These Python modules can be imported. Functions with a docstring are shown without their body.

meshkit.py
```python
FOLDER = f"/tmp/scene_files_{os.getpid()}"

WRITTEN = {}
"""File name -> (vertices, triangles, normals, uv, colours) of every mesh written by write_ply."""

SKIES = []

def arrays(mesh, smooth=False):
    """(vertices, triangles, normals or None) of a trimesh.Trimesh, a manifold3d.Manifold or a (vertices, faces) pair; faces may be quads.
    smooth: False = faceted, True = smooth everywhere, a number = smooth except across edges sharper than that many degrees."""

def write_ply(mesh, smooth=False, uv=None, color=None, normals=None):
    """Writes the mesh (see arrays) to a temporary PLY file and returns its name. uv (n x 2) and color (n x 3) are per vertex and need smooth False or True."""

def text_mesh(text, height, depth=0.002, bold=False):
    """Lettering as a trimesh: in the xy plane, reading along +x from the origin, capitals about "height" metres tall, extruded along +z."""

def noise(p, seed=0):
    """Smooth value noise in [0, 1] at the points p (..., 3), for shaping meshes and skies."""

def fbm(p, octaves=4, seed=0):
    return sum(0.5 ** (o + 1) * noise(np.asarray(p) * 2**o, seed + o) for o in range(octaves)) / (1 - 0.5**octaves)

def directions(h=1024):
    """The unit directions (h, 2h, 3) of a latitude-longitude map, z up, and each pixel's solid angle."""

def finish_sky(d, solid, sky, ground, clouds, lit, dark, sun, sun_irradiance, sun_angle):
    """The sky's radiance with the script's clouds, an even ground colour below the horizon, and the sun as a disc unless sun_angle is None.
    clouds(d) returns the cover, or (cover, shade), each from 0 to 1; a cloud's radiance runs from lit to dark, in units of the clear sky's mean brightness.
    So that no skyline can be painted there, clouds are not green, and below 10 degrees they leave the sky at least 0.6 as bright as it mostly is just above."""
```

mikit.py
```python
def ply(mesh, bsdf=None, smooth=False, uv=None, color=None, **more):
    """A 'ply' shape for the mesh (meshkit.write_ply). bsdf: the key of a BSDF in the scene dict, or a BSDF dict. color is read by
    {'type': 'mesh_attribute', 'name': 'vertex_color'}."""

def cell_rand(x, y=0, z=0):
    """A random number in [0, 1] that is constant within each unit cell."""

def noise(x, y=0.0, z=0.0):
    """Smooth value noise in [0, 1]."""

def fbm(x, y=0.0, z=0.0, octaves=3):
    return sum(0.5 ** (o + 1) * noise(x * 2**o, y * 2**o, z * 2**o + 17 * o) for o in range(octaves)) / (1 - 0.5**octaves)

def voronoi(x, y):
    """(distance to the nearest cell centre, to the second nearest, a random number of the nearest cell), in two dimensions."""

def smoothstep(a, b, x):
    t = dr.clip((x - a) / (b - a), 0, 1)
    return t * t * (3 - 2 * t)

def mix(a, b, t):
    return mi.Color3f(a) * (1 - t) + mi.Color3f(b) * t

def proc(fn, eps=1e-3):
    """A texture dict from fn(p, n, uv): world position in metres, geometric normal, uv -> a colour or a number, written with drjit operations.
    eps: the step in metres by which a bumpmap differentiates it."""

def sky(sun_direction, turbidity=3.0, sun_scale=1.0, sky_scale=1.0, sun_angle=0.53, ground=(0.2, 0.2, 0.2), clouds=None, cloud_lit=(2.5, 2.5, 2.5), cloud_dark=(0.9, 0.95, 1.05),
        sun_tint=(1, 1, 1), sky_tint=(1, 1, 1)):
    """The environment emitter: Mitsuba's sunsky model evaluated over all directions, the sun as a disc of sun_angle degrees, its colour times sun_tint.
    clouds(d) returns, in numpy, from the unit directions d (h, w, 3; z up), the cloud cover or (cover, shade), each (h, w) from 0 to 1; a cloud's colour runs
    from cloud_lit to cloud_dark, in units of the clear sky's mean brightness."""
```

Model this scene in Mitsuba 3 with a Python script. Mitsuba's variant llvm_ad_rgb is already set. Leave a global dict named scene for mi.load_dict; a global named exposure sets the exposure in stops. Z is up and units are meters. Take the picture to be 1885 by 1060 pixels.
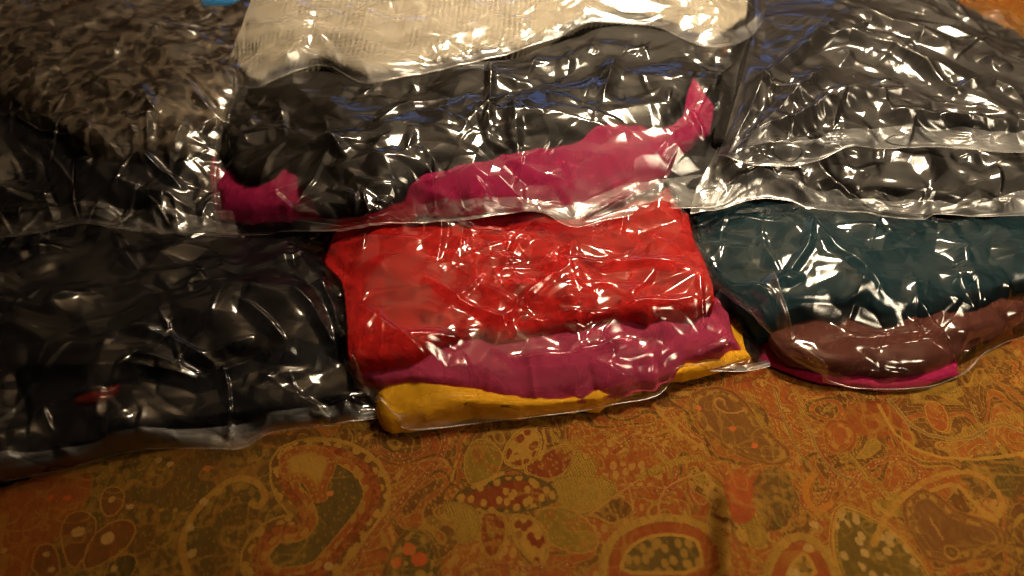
import math, random
import numpy as np, drjit as dr, mitsuba as mi, mikit, meshkit
from scipy.interpolate import PchipInterpolator
from scipy.spatial import cKDTree
from scipy.ndimage import gaussian_filter, maximum_filter, map_coordinates

T = mi.ScalarTransform4f
scene, labels = {}, {}
# ------------------------------------------------------------------ camera, light, exposure
CAM_H, PITCH, FPX = 0.53, math.radians(47.0), 1568.0      # camera 53 cm over the cloth, looking 47 degrees down
cam = np.array([0.0, 0.0, CAM_H])
aim = cam + np.array([0, math.cos(PITCH), -math.sin(PITCH)])
scene['camera'] = {'type': 'thinlens', 'fov': 2 * math.degrees(math.atan(942.5 / FPX)), 'fov_axis': 'x',
                   'aperture_radius': 0.005, 'focus_distance': 0.68, 'near_clip': 0.02, 'far_clip': 30.0,
                   'to_world': T().look_at(origin=cam.tolist(), target=aim.tolist(), up=[0, 0, 1])}
exposure = 0.5
WARM = np.array([1.0, 0.80, 0.54])
LAMP_AT = (0.40, 0.86, 1.50)
SHADE, FILL = 5.0, 16.0
# ------------------------------------------------------------------ helpers


def px(u, v, z=0.0):
    """The point at height z that the photograph's pixel (u, v) shows."""
    a, b = (u - 942.5) / FPX, (v - 530.0) / FPX
    d = np.array([a, math.cos(PITCH) - b * math.sin(PITCH), -math.sin(PITCH) - b * math.cos(PITCH)])
    return cam + d * (CAM_H - z) / -d[2]


def resample(pts, n):
    p = np.asarray(pts, float)
    s = np.r_[0, np.cumsum(np.linalg.norm(np.diff(p, axis=0), axis=1) + 1e-9)]
    return PchipInterpolator(s / s[-1], p)(np.linspace(0, 1, n))


def loft(rows, step=0.0014, wide=None, long=None):
    """A smooth sheet through rows of (u, v, z) points, as an (nv, nu, 3) grid of world points."""
    rows = [np.array([px(*q) for q in r]) for r in rows]
    width = max(np.linalg.norm(np.diff(r, axis=0), axis=1).sum() for r in rows)
    nu = wide or int(width / step) + 2
    g = np.array([resample(r, nu) for r in rows])
    hop = np.r_[0, np.cumsum(np.linalg.norm(np.diff(g, axis=0), axis=2).mean(1) + 1e-9)]
    nv = long or int(hop[-1] / step) + 2
    return PchipInterpolator(hop / hop[-1], g, axis=0)(np.linspace(0, 1, nv))


def grid_normals(g):
    n = np.cross(np.gradient(g, axis=1), np.gradient(g, axis=0))
    n /= np.linalg.norm(n, axis=2, keepdims=True) + 1e-12
    return n


def sheet(g):
    nv, nu = g.shape[:2]
    i = np.arange(nv * nu).reshape(nv, nu)
    q = np.stack([i[:-1, :-1], i[:-1, 1:], i[1:, 1:], i[1:, :-1]], -1).reshape(-1, 4)
    return g.reshape(-1, 3), q


def closed(g, bottom):
    """The sheet with skirts down to height bottom (a number or a function) and a floor, so that it is a solid with real thickness."""
    v, q = sheet(g)
    nv, nu = g.shape[:2]
    i = np.arange(nv * nu).reshape(nv, nu)
    loop = np.r_[i[0, :-1], i[:-1, -1], i[-1, :0:-1], i[:0:-1, 0]]
    low = v[loop].copy()
    low[:, 2] = np.minimum(bottom, low[:, 2] - 0.0005)
    k = np.arange(len(loop))
    k2 = (k + 1) % len(loop)
    skirt = np.stack([loop[k2], loop[k], len(v) + k, len(v) + k2], 1)
    c = low.mean(0)
    fan = np.stack([len(v) + k2, len(v) + k, np.full(len(k), len(v) + len(low)), np.full(len(k), len(v) + len(low))], 1)
    verts = np.vstack([v, low, [c]])
    faces = np.vstack([q, skirt])
    tri = np.vstack([faces[:, [0, 1, 2]], faces[:, [0, 2, 3]], fan[:, :3]])
    return verts, tri


def nz(x, y, L, seed):
    return meshkit.noise(np.stack([x / L, y / L, np.full_like(x, 0.37)], -1), seed) * 2 - 1


def crumple(x, y, L, tilt, seed, aniso=1.0, turn=0.0):
    """Facets with sharp borders, as a crumpled film has: cones over scattered points, with three flat sides, of the mean size L and the slope tilt."""
    rnd = np.random.default_rng(seed)
    c, s = math.cos(turn), math.sin(turn)
    wx, wy = x + 0.3 * L * nz(x, y, 1.6 * L, seed + 1), y + 0.3 * L * nz(x, y, 1.6 * L, seed + 2)
    u, v = (c * wx + s * wy) / aniso, -s * wx + c * wy
    lo, hi = np.array([u.min(), v.min()]) - L, np.array([u.max(), v.max()]) + L
    n = int(np.prod(hi - lo) / L ** 2)
    pts = rnd.uniform(lo, hi, (n, 2))
    lift = rnd.uniform(0, 0.28 * L, n)
    q = np.stack([u.ravel(), v.ravel()], 1)
    d, i = cKDTree(pts).query(q, k=5)
    rel, spin = q[:, None] - pts[i], rnd.uniform(0, 2 * math.pi, n)[i]
    sides = [rel[..., 0] * np.cos(spin + w) + rel[..., 1] * np.sin(spin + w) for w in (0.0, 1.9, 4.0)]
    f = 0.75 * np.sqrt(np.maximum(np.maximum(*sides[:2]), sides[2]) ** 2 + (0.04 * L) ** 2) * 1.25 + 0.3 * np.sqrt(d * d + (0.1 * L) ** 2) + lift[i]
    f.sort(axis=1)
    k = 0.022 * L                                                   # rounds the creases a little
    m = -k * np.log(np.exp(-(f - f[:, :1]) / k).sum(1)) + f[:, 0]
    return tilt * (m.reshape(x.shape) - 0.7 * L)


def creases(x, y, count, seed, length=(0.015, 0.07), width=(0.003, 0.014), slope=(0.12, 0.5), lean=None):
    """Scattered single folds with one steep and one long side, tapering off at both ends."""
    rnd = np.random.default_rng(seed)
    h = np.zeros_like(x)
    for _ in range(count):
        j, i = rnd.integers(x.shape[0]), rnd.integers(x.shape[1])
        a = rnd.uniform(0, math.pi) if lean is None else rnd.normal(lean, 0.5)
        ln, w1 = rnd.uniform(*length), rnd.uniform(*width)
        w2, sl, bow = w1 * rnd.uniform(0.25, 0.8), rnd.uniform(*slope) * rnd.choice([-0.6, 1, 1]), rnd.uniform(-6, 6)
        t = (x - x[j, i]) * math.cos(a) + (y - y[j, i]) * math.sin(a)
        d = -(x - x[j, i]) * math.sin(a) + (y - y[j, i]) * math.cos(a) + bow * t * t
        taper = np.clip(1 - (2 * t / ln) ** 2, 0, 1)
        wide = 0.35 + 0.65 * taper
        prof = np.where(d > 0, np.clip(1 - d / (w1 * wide), 0, 1), np.clip(1 + d / (w2 * wide), 0, 1))
        h += sl * 0.6 * w1 * prof ** 1.15 * taper ** 0.7
    return h


def crease(x, y, lines):
    """Single ridges: lines of (points as (u, v, z), height, half width)."""
    h = np.zeros_like(x)
    for pts, hh, w in lines:
        P = np.array([px(*p)[:2] for p in pts])
        best, tt = np.full_like(x, 9.0), np.zeros_like(x)
        for k in range(len(P) - 1):
            d = P[k + 1] - P[k]
            t = np.clip(((x - P[k, 0]) * d[0] + (y - P[k, 1]) * d[1]) / (d @ d), 0, 1)
            dist = np.hypot(x - P[k, 0] - t * d[0], y - P[k, 1] - t * d[1])
            near = dist < best
            best, tt = np.where(near, dist, best), np.where(near, (k + t) / (len(P) - 1), tt)
        h += hh * np.maximum(0, 1 - best / w) ** 1.5 * np.sqrt(np.clip(4 * tt * (1 - tt) + 0.15, 0, 1))
    return h


# height map of what has been built so far, for films that lie on it
HX0, HY0, HS, HN = -0.75, 0.15, 0.002, 750


def height_map(grids):
    H = np.full((HN, HN), -1.0)
    for g in grids:
        p = g.reshape(-1, 3)
        i, j = ((p[:, 0] - HX0) / HS).round().astype(int), ((p[:, 1] - HY0) / HS).round().astype(int)
        ok = (i >= 0) & (i < HN) & (j >= 0) & (j < HN)
        np.maximum.at(H, (j[ok], i[ok]), p[ok, 2])
    return maximum_filter(H, 3)


def lookup(H, x, y):
    return map_coordinates(H, [(y - HY0) / HS, (x - HX0) / HS], order=1, mode='nearest')


def add(key, mesh, bsdf, smooth=True):
    scene[key] = mikit.ply(mesh, bsdf, smooth=smooth)


def tag(key, label, category, group=None, kind=None):
    labels[key] = {'label': label, 'category': category}
    if group:
        labels[key]['group'] = group
    if kind:
        labels[key]['kind'] = kind


# ------------------------------------------------------------------ materials
noise, fbm, vor, smooth, mix = mikit.noise, mikit.fbm, mikit.voronoi, mikit.smoothstep, mikit.mix


def cloth_bsdf(name, color, rough=0.85, sheen=0.3, bump=None, scale=0.0006, spec=0.15):
    b = {'type': 'principled', 'base_color': color, 'roughness': rough, 'specular': spec, 'sheen': sheen, 'sheen_tint': 0.7}
    if bump is not None:
        b = {'type': 'bumpmap', 'arbitrary': bump, 'scale': scale, 'bsdf': b}
    scene[name] = {'type': 'twosided', 'bsdf': b}


def rgb(*c):
    return {'type': 'rgb', 'value': list(c)}


def mottle(a, b, f=400.0):
    return mikit.proc(lambda p, n, uv: mix(a, b, fbm(p.x * f, p.y * f, p.z * f)))


weave = mikit.proc(lambda p, n, uv: 0.5 + 0.25 * dr.sin(p.x * 5200) + 0.25 * dr.sin(p.y * 5200 + p.z * 5200), eps=2e-4)
fuzz = mikit.proc(lambda p, n, uv: fbm(p.x * 700, p.y * 700, p.z * 700), eps=4e-4)


def leopard(p, n, uv):
    q = p.y - 0.9 * p.z
    x, y = p.x + 0.004 * noise(p.x * 90, q * 90, 3), q + 0.004 * noise(p.x * 90, q * 90, 8)
    d, e, r = vor(x * 92, y * 112)
    blot = smooth(0.62, 0.44, d + 0.4 * (fbm(p.x * 260, q * 260, 1.0) - 0.5)) * smooth(0.1, 0.2, r)
    core = smooth(0.2, 0.1, d) * smooth(0.5, 0.6, r) * 0.5
    tan = mix((0.07, 0.057, 0.043), (0.27, 0.22, 0.16), fbm(p.x * 230, q * 230, 5.0))
    return mix(tan, (0.016, 0.011, 0.008), dr.clip(blot - core, 0, 1))


cloth_bsdf('leopard_fabric', mikit.proc(leopard), sheen=0.1)
cloth_bsdf('black_fabric', mottle((0.0035, 0.003, 0.003), (0.007, 0.006, 0.0055)), sheen=0.0, spec=0.03)
cloth_bsdf('navy_fabric', mottle((0.0035, 0.004, 0.006), (0.007, 0.0075, 0.010)), sheen=0.0, spec=0.03)
cloth_bsdf('magenta_fabric', mottle((0.32, 0.010, 0.070), (0.46, 0.018, 0.105)), bump=weave, scale=0.0001)
cloth_bsdf('plum_fabric', mottle((0.32, 0.028, 0.075), (0.42, 0.042, 0.11)))
cloth_bsdf('red_fabric', mottle((0.26, 0.004, 0.006), (0.62, 0.016, 0.012), 260.0), bump=fuzz, scale=0.001)
cloth_bsdf('mustard_fabric', mottle((0.74, 0.35, 0.012), (0.92, 0.48, 0.022), 500.0), bump=fuzz, scale=0.0007)
cloth_bsdf('dark_red_fabric', mottle((0.07, 0.005, 0.005), (0.12, 0.008, 0.007)))
cloth_bsdf('teal_fabric', mottle((0.007, 0.022, 0.031), (0.013, 0.036, 0.048)), sheen=0.05, spec=0.05)
cloth_bsdf('maroon_fabric', mottle((0.075, 0.024, 0.018), (0.12, 0.036, 0.026)))
cloth_bsdf('blue_fabric', mottle((0.02, 0.20, 0.55), (0.04, 0.30, 0.70)))
cloth_bsdf('charcoal_fabric', mottle((0.012, 0.011, 0.012), (0.024, 0.022, 0.022)), sheen=0.0, spec=0.05)
cloth_bsdf('cream_knit', mottle((0.56, 0.50, 0.40), (0.74, 0.68, 0.56), 300.0), bump=fuzz, scale=0.0008)
# clear film: lets light straight through, and mirrors a part of it
def film(name, opacity, alpha, haze, broad):
    """opacity: what it mirrors; haze: the part of that which is spread into a broad sheen."""
    lobe = lambda k: {'type': 'roughconductor', 'material': 'none', 'alpha': k, 'specular_reflectance': rgb(0.97, 0.97, 0.97)}
    scene[name] = {'type': 'mask', 'opacity': opacity, 'bsdf': {'type': 'twosided', 'bsdf': {'type': 'blendbsdf', 'weight': haze, 'first': lobe(alpha), 'second': lobe(broad)}}}


film('clear_film', 0.12, 0.045, 0.06, 0.28)
film('hazy_film', 0.145, 0.055, 0.2, 0.32)
film('flap_film', 0.21, 0.10, 0.7, 0.42)
film('film_edge', 0.32, 0.10, 0.2, 0.3)

# ------------------------------------------------------------------ the printed cloth under everything
GOLD, OLIVE, RUST, DARK, MAROON, CREAM, BROWN, BRICK = ((0.34, 0.195, 0.034), (0.175, 0.115, 0.018), (0.235, 0.056, 0.016), (0.064, 0.046, 0.014),
                                                         (0.15, 0.026, 0.012), (0.42, 0.29, 0.09), (0.105, 0.040, 0.013), (0.26, 0.054, 0.018))
MM = 0.001


def flat(pts):
    return [tuple(map(float, px(u, v, 0.0)[:2])) for u, v in pts]


def seg_dist(x, y, a, b):
    ex, ey = b[0] - a[0], b[1] - a[1]
    wx, wy = x - a[0], y - a[1]
    t = dr.clip((wx * ex + wy * ey) * (1 / (ex * ex + ey * ey + 1e-12)), 0, 1)
    return dr.square(wx - ex * t) + dr.square(wy - ey * t)


def poly_sd(x, y, pts):
    """Signed distance to a closed outline, negative inside."""
    d, inside = mi.Float(9.0), mi.Bool(False)
    for k in range(len(pts)):
        a, b = pts[k], pts[(k + 1) % len(pts)]
        d = dr.minimum(d, seg_dist(x, y, a, b))
        if a[1] != b[1]:
            cross = ((a[1] > y) != (b[1] > y)) & (x < (b[0] - a[0]) * (y - a[1]) * (1 / (b[1] - a[1])) + a[0])
            inside = inside ^ cross
    d = dr.sqrt(d)
    return dr.select(inside, -d, d)


def line_d(x, y, pts):
    d = mi.Float(9.0)
    for a, b in zip(pts, pts[1:]):
        d = dr.minimum(d, seg_dist(x, y, a, b))
    return dr.sqrt(d)


# closed shapes: (outline, kind)
SHAPES = [
    ([(-60, 830), (200, 835), (560, 790), (640, 840), (690, 900), (640, 1000), (560, 1090), (-60, 1120)], 'field_dark'),
    ([(-60, 880), (150, 860), (165, 900), (120, 950), (75, 1010), (40, 1070), (-60, 1090)], 'field_rust'),
    ([(130, 1045), (113, 990), (119, 951), (143, 938), (166, 948), (170, 972), (152, 1012)], 'petal_brown'),
    ([(150, 1042), (168, 985), (205, 957), (235, 955), (243, 975), (225, 1002), (180, 1032)], 'petal_brown'),
    ([(185, 930), (188, 900), (206, 893), (222, 903), (218, 925), (200, 945)], 'petal_brown'),
    ([(60, 1050), (66, 1008), (84, 1000), (98, 1012), (104, 1060)], 'petal_brown'),
    ([(190, 1060), (205, 1025), (238, 1018), (246, 1035), (228, 1062)], 'petal_dark'),
    ([(500, 828), (560, 803), (628, 806), (686, 838), (714, 882), (710, 925), (682, 970), (640, 1022), (590, 1080), (470, 1090), (440, 1030), (474, 975), (515, 950), (545, 955), (500, 900)], 'big_paisley'),
    ([(516, 852), (522, 831), (556, 818), (592, 821), (616, 837), (607, 867), (592, 896), (600, 912), (578, 916), (568, 890), (555, 876), (528, 878)], 'small_paisley'),
    ([(761, 968), (785, 982), (803, 1012), (812, 1070), (700, 1070), (722, 1012), (743, 979)], 'bulb_dark'),
    ([(874, 809), (898, 809), (920, 831), (918, 855), (901, 876), (871, 888), (859, 867), (859, 837)], 'leaf_olive'),
    ([(926, 843), (941, 806), (971, 782), (989, 794), (994, 818), (980, 846), (956, 858)], 'leaf_spots'),
    ([(962, 861), (992, 840), (1031, 818), (1058, 821), (1055, 846), (1031, 873), (1001, 879)], 'leaf_maroon'),
    ([(1040, 880), (1056, 850), (1066, 825), (1074, 850), (1092, 842), (1094, 868), (1075, 882)], 'leaf_hatch'),
    ([(1016, 885), (1061, 873), (1131, 885), (1128, 909), (1085, 939), (1058, 942), (1030, 921)], 'leaf_hatch'),
    ([(838, 909), (880, 891), (941, 874), (989, 879), (1028, 909), (1001, 927), (941, 938), (880, 938), (850, 926)], 'leaf_green'),
    ([(980, 942), (1046, 933), (1091, 970), (1100, 1003), (1061, 1014), (1016, 996)], 'leaf_olive'),
    ([(883, 942), (920, 942), (932, 969), (923, 1006), (904, 1026), (886, 1000)], 'leaf_maroon'),
    ([(936, 946), (985, 955), (1007, 991), (1003, 1027), (990, 1038), (956, 1003)], 'leaf_spots'),
    ([(815, 922), (862, 928), (882, 955), (873, 988), (850, 994), (838, 980), (852, 962), (828, 946)], 'leaf_hatch'),
    ([(1265, 727), (1315, 706), (1361, 722), (1415, 796), (1460, 834), (1433, 854), (1361, 836), (1290, 786)], 'bulb_brown'),
    ([(1105, 1085), (1112, 1005), (1150, 965), (1210, 946), (1280, 952), (1325, 985), (1335, 1085)], 'arch_paisley'),
    ([(1335, 872), (1380, 875), (1388, 930), (1372, 968), (1340, 972)], 'field_brick'),
    ([(1392, 872), (1448, 858), (1462, 930), (1430, 975), (1392, 962)], 'field_dark'),
    ([(1547, 924), (1590, 938), (1640, 966), (1688, 1018), (1725, 1080), (1555, 1080), (1534, 1014), (1534, 966)], 'green_paisley'),
    ([(1664, 930), (1682, 904), (1712, 900), (1742, 925), (1760, 948), (1845, 975), (1850, 1016), (1717, 1040), (1680, 980)], 'bulb_brown'),
    ([(1400, 1090), (1420, 1020), (1465, 975), (1520, 1000), (1555, 1090)], 'arch_paisley'),
    ([(1709, 734), (1718, 776), (1742, 788), (1746, 760), (1732, 738)], 'leaf_outline'),
    ([(1520, 775), (1560, 770), (1580, 800), (1560, 830), (1525, 822)], 'bulb_rust'),
    ([(1760, 860), (1830, 830), (1900, 850), (1900, 900), (1800, 920)], 'field_dark'),
    ([(1560, 740), (1640, 735), (1665, 775), (1620, 800), (1565, 785)], 'field_rust'),
]
# open strokes: (points, half width mm, kind)
STROKES = [
    ([(1560, 905), (1600, 850), (1660, 835), (1700, 860), (1690, 890), (1665, 885)], 2.6, 'beaded'),
    ([(1610, 1000), (1640, 930), (1720, 870), (1800, 870), (1850, 920), (1830, 960), (1800, 950)], 2.4, 'scroll'),
    ([(1420, 760), (1500, 800), (1540, 870), (1520, 930), (1480, 930), (1478, 905)], 2.2, 'beaded'),
    ([(1130, 830), (1180, 790), (1250, 850), (1240, 900), (1205, 900)], 2.2, 'beaded'),
    ([(1640, 730), (1690, 790), (1780, 810), (1840, 770), (1885, 790)], 2.0, 'double'),
    ([(1620, 740), (1660, 810), (1760, 850), (1890, 830)], 1.6, 'gold'),
    ([(850, 1060), (900, 1035), (980, 1050), (1040, 1030), (1080, 1055)], 2.2, 'beaded'),
    ([(1040, 830), (1090, 790), (1150, 800), (1160, 830), (1140, 838)], 1.6, 'hatch'),
    ([(345, 1060), (330, 1000), (345, 955), (385, 905), (435, 873), (475, 885), (490, 912), (478, 934), (462, 926)], 2.6, 'scroll'),
    ([(560, 806), (628, 803), (690, 836), (716, 882), (712, 928), (684, 975), (640, 1026), (615, 1056)], 1.8, 'gold'),
    ([(815, 780), (820, 812), (806, 846), (762, 890), (709, 950), (668, 1006), (640, 1056)], 3.0, 'beaded'),
    ([(690, 818), (730, 838), (780, 828), (796, 796)], 2.4, 'beaded'),
    ([(855, 800), (846, 830), (835, 860), (828, 900)], 1.2, 'dots'),
    ([(870, 892), (900, 880), (925, 868)], 1.8, 'gold'),
    ([(1000, 790), (1006, 815), (994, 842)], 1.4, 'gold'),
    ([(1012, 790), (1030, 812), (1060, 806)], 2.4, 'hatch'),
    ([(1180, 875), (1240, 845), (1300, 838)], 3.2, 'hatch'),
    ([(1211, 752), (1243, 786), (1293, 820)], 1.5, 'gold'),
    ([(1236, 760), (1270, 792), (1300, 812)], 0.6, 'thin'),
    ([(1372, 752), (1345, 759), (1322, 749), (1315, 737), (1322, 728), (1334, 731), (1335, 740)], 0.9, 'thin'),
    ([(1214, 948), (1213, 918), (1226, 895), (1258, 876), (1295, 868)], 0.9, 'thin'),
    ([(1270, 884), (1276, 912), (1294, 928), (1306, 915), (1308, 880)], 0.8, 'thin'),
    ([(1182, 800), (1190, 795), (1204, 800), (1206, 812), (1194, 815), (1184, 806)], 0.8, 'thin'),
    ([(1204, 814), (1216, 832), (1222, 846)], 0.8, 'thin'),
    ([(1427, 712), (1439, 757), (1468, 827), (1500, 862)], 1.1, 'double'),
    ([(1489, 776), (1508, 836), (1551, 873), (1570, 880)], 1.4, 'double'),
    ([(1378, 722), (1398, 762), (1412, 790)], 3.0, 'hatch'),
    ([(1466, 718), (1480, 750), (1478, 780)], 2.8, 'hatch'),
    ([(1565, 835), (1600, 870), (1630, 905), (1660, 912)], 2.8, 'hatch'),
    ([(1500, 870), (1480, 900), (1500, 940), (1530, 925)], 2.4, 'orange'),
    ([(1716, 900), (1760, 888), (1790, 930), (1830, 960)], 1.8, 'gold'),
    ([(1713, 952), (1722, 968), (1736, 992)], 0.8, 'thin'),
    ([(1770, 800), (1800, 780), (1850, 770), (1890, 760)], 3.0, 'hatch'),
    ([(1790, 735), (1812, 790), (1830, 830)], 1.2, 'double'),
    ([(1120, 1010), (1095, 1040), (1060, 1050)], 2.0, 'hatch'),
    ([(1085, 945), (1140, 905), (1175, 880)], 0.9, 'thin'),
    ([(1150, 878), (1162, 905), (1168, 940)], 0.8, 'thin'),
]
# dots: (u, v, radius mm, colour)
DOTS = [(141, 975, 4.6, CREAM), (194, 985, 5.2, CREAM), (203, 914, 2.6, CREAM), (235, 927, 2.8, CREAM), (82, 1017, 2.4, CREAM), (92, 1045, 2.2, CREAM),
        (206, 1042, 2.9, CREAM), (289, 842, 3.0, CREAM), (310, 849, 2.9, CREAM), (295, 934, 2.0, GOLD), (320, 935, 1.8, GOLD), (4, 1010, 2.4, CREAM),
        (400, 902, 3.6, GOLD), (373, 920, 3.4, CREAM), (347, 968, 3.4, CREAM), (352, 1015, 3.6, CREAM), (607, 903, 2.4, (0.5, 0.17, 0.03)), (604, 1039, 3.4, CREAM),
        (753, 1007, 5.0, (0.48, 0.085, 0.024)), (772, 1026, 6.0, (0.48, 0.085, 0.024)), (729, 1032, 4.4, (0.48, 0.085, 0.024)), (746, 1034, 1.8, GOLD), (773, 1056, 4.4, GOLD),
        (1288, 747, 2.6, (0.5, 0.10, 0.03)), (1350, 786, 2.8, (0.5, 0.10, 0.03)), (1390, 817, 2.8, (0.5, 0.10, 0.03)),
        (1500, 962, 3.2, CREAM), (1445, 1000, 3.4, GOLD), (1490, 1005, 3.8, CREAM), (1464, 1052, 4.4, CREAM), (1752, 1016, 5.6, GOLD), (1752, 1016, 4.4, BROWN), (1752, 1016, 1.6, OLIVE),
        (380, 858, 3.0, (0.4, 0.12, 0.03)), (90, 912, 2.6, (0.45, 0.07, 0.02)), (120, 912, 2.6, (0.45, 0.07, 0.02)), (953, 838, 3.2, GOLD), (905, 981, 3.0, OLIVE), (1224, 801, 1.0, MAROON)]


def rounded(p):
    return [tuple((np.array(a) * w + np.array(b) * (1 - w)).tolist()) for a, b in zip(p, p[1:] + p[:1]) for w in (0.75, 0.25)]


FLAT_SHAPES = [(flat(rounded(p)), k) for p, k in SHAPES]
FLAT_STROKES = [(flat(p[:1] + [q for q in rounded(p)[1:-3]] + p[-1:]), w * MM, k) for p, w, k in STROKES]
FLAT_DOTS = [(*flat([(u, v)])[0], r * MM, c) for u, v, r, c in DOTS]


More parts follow.
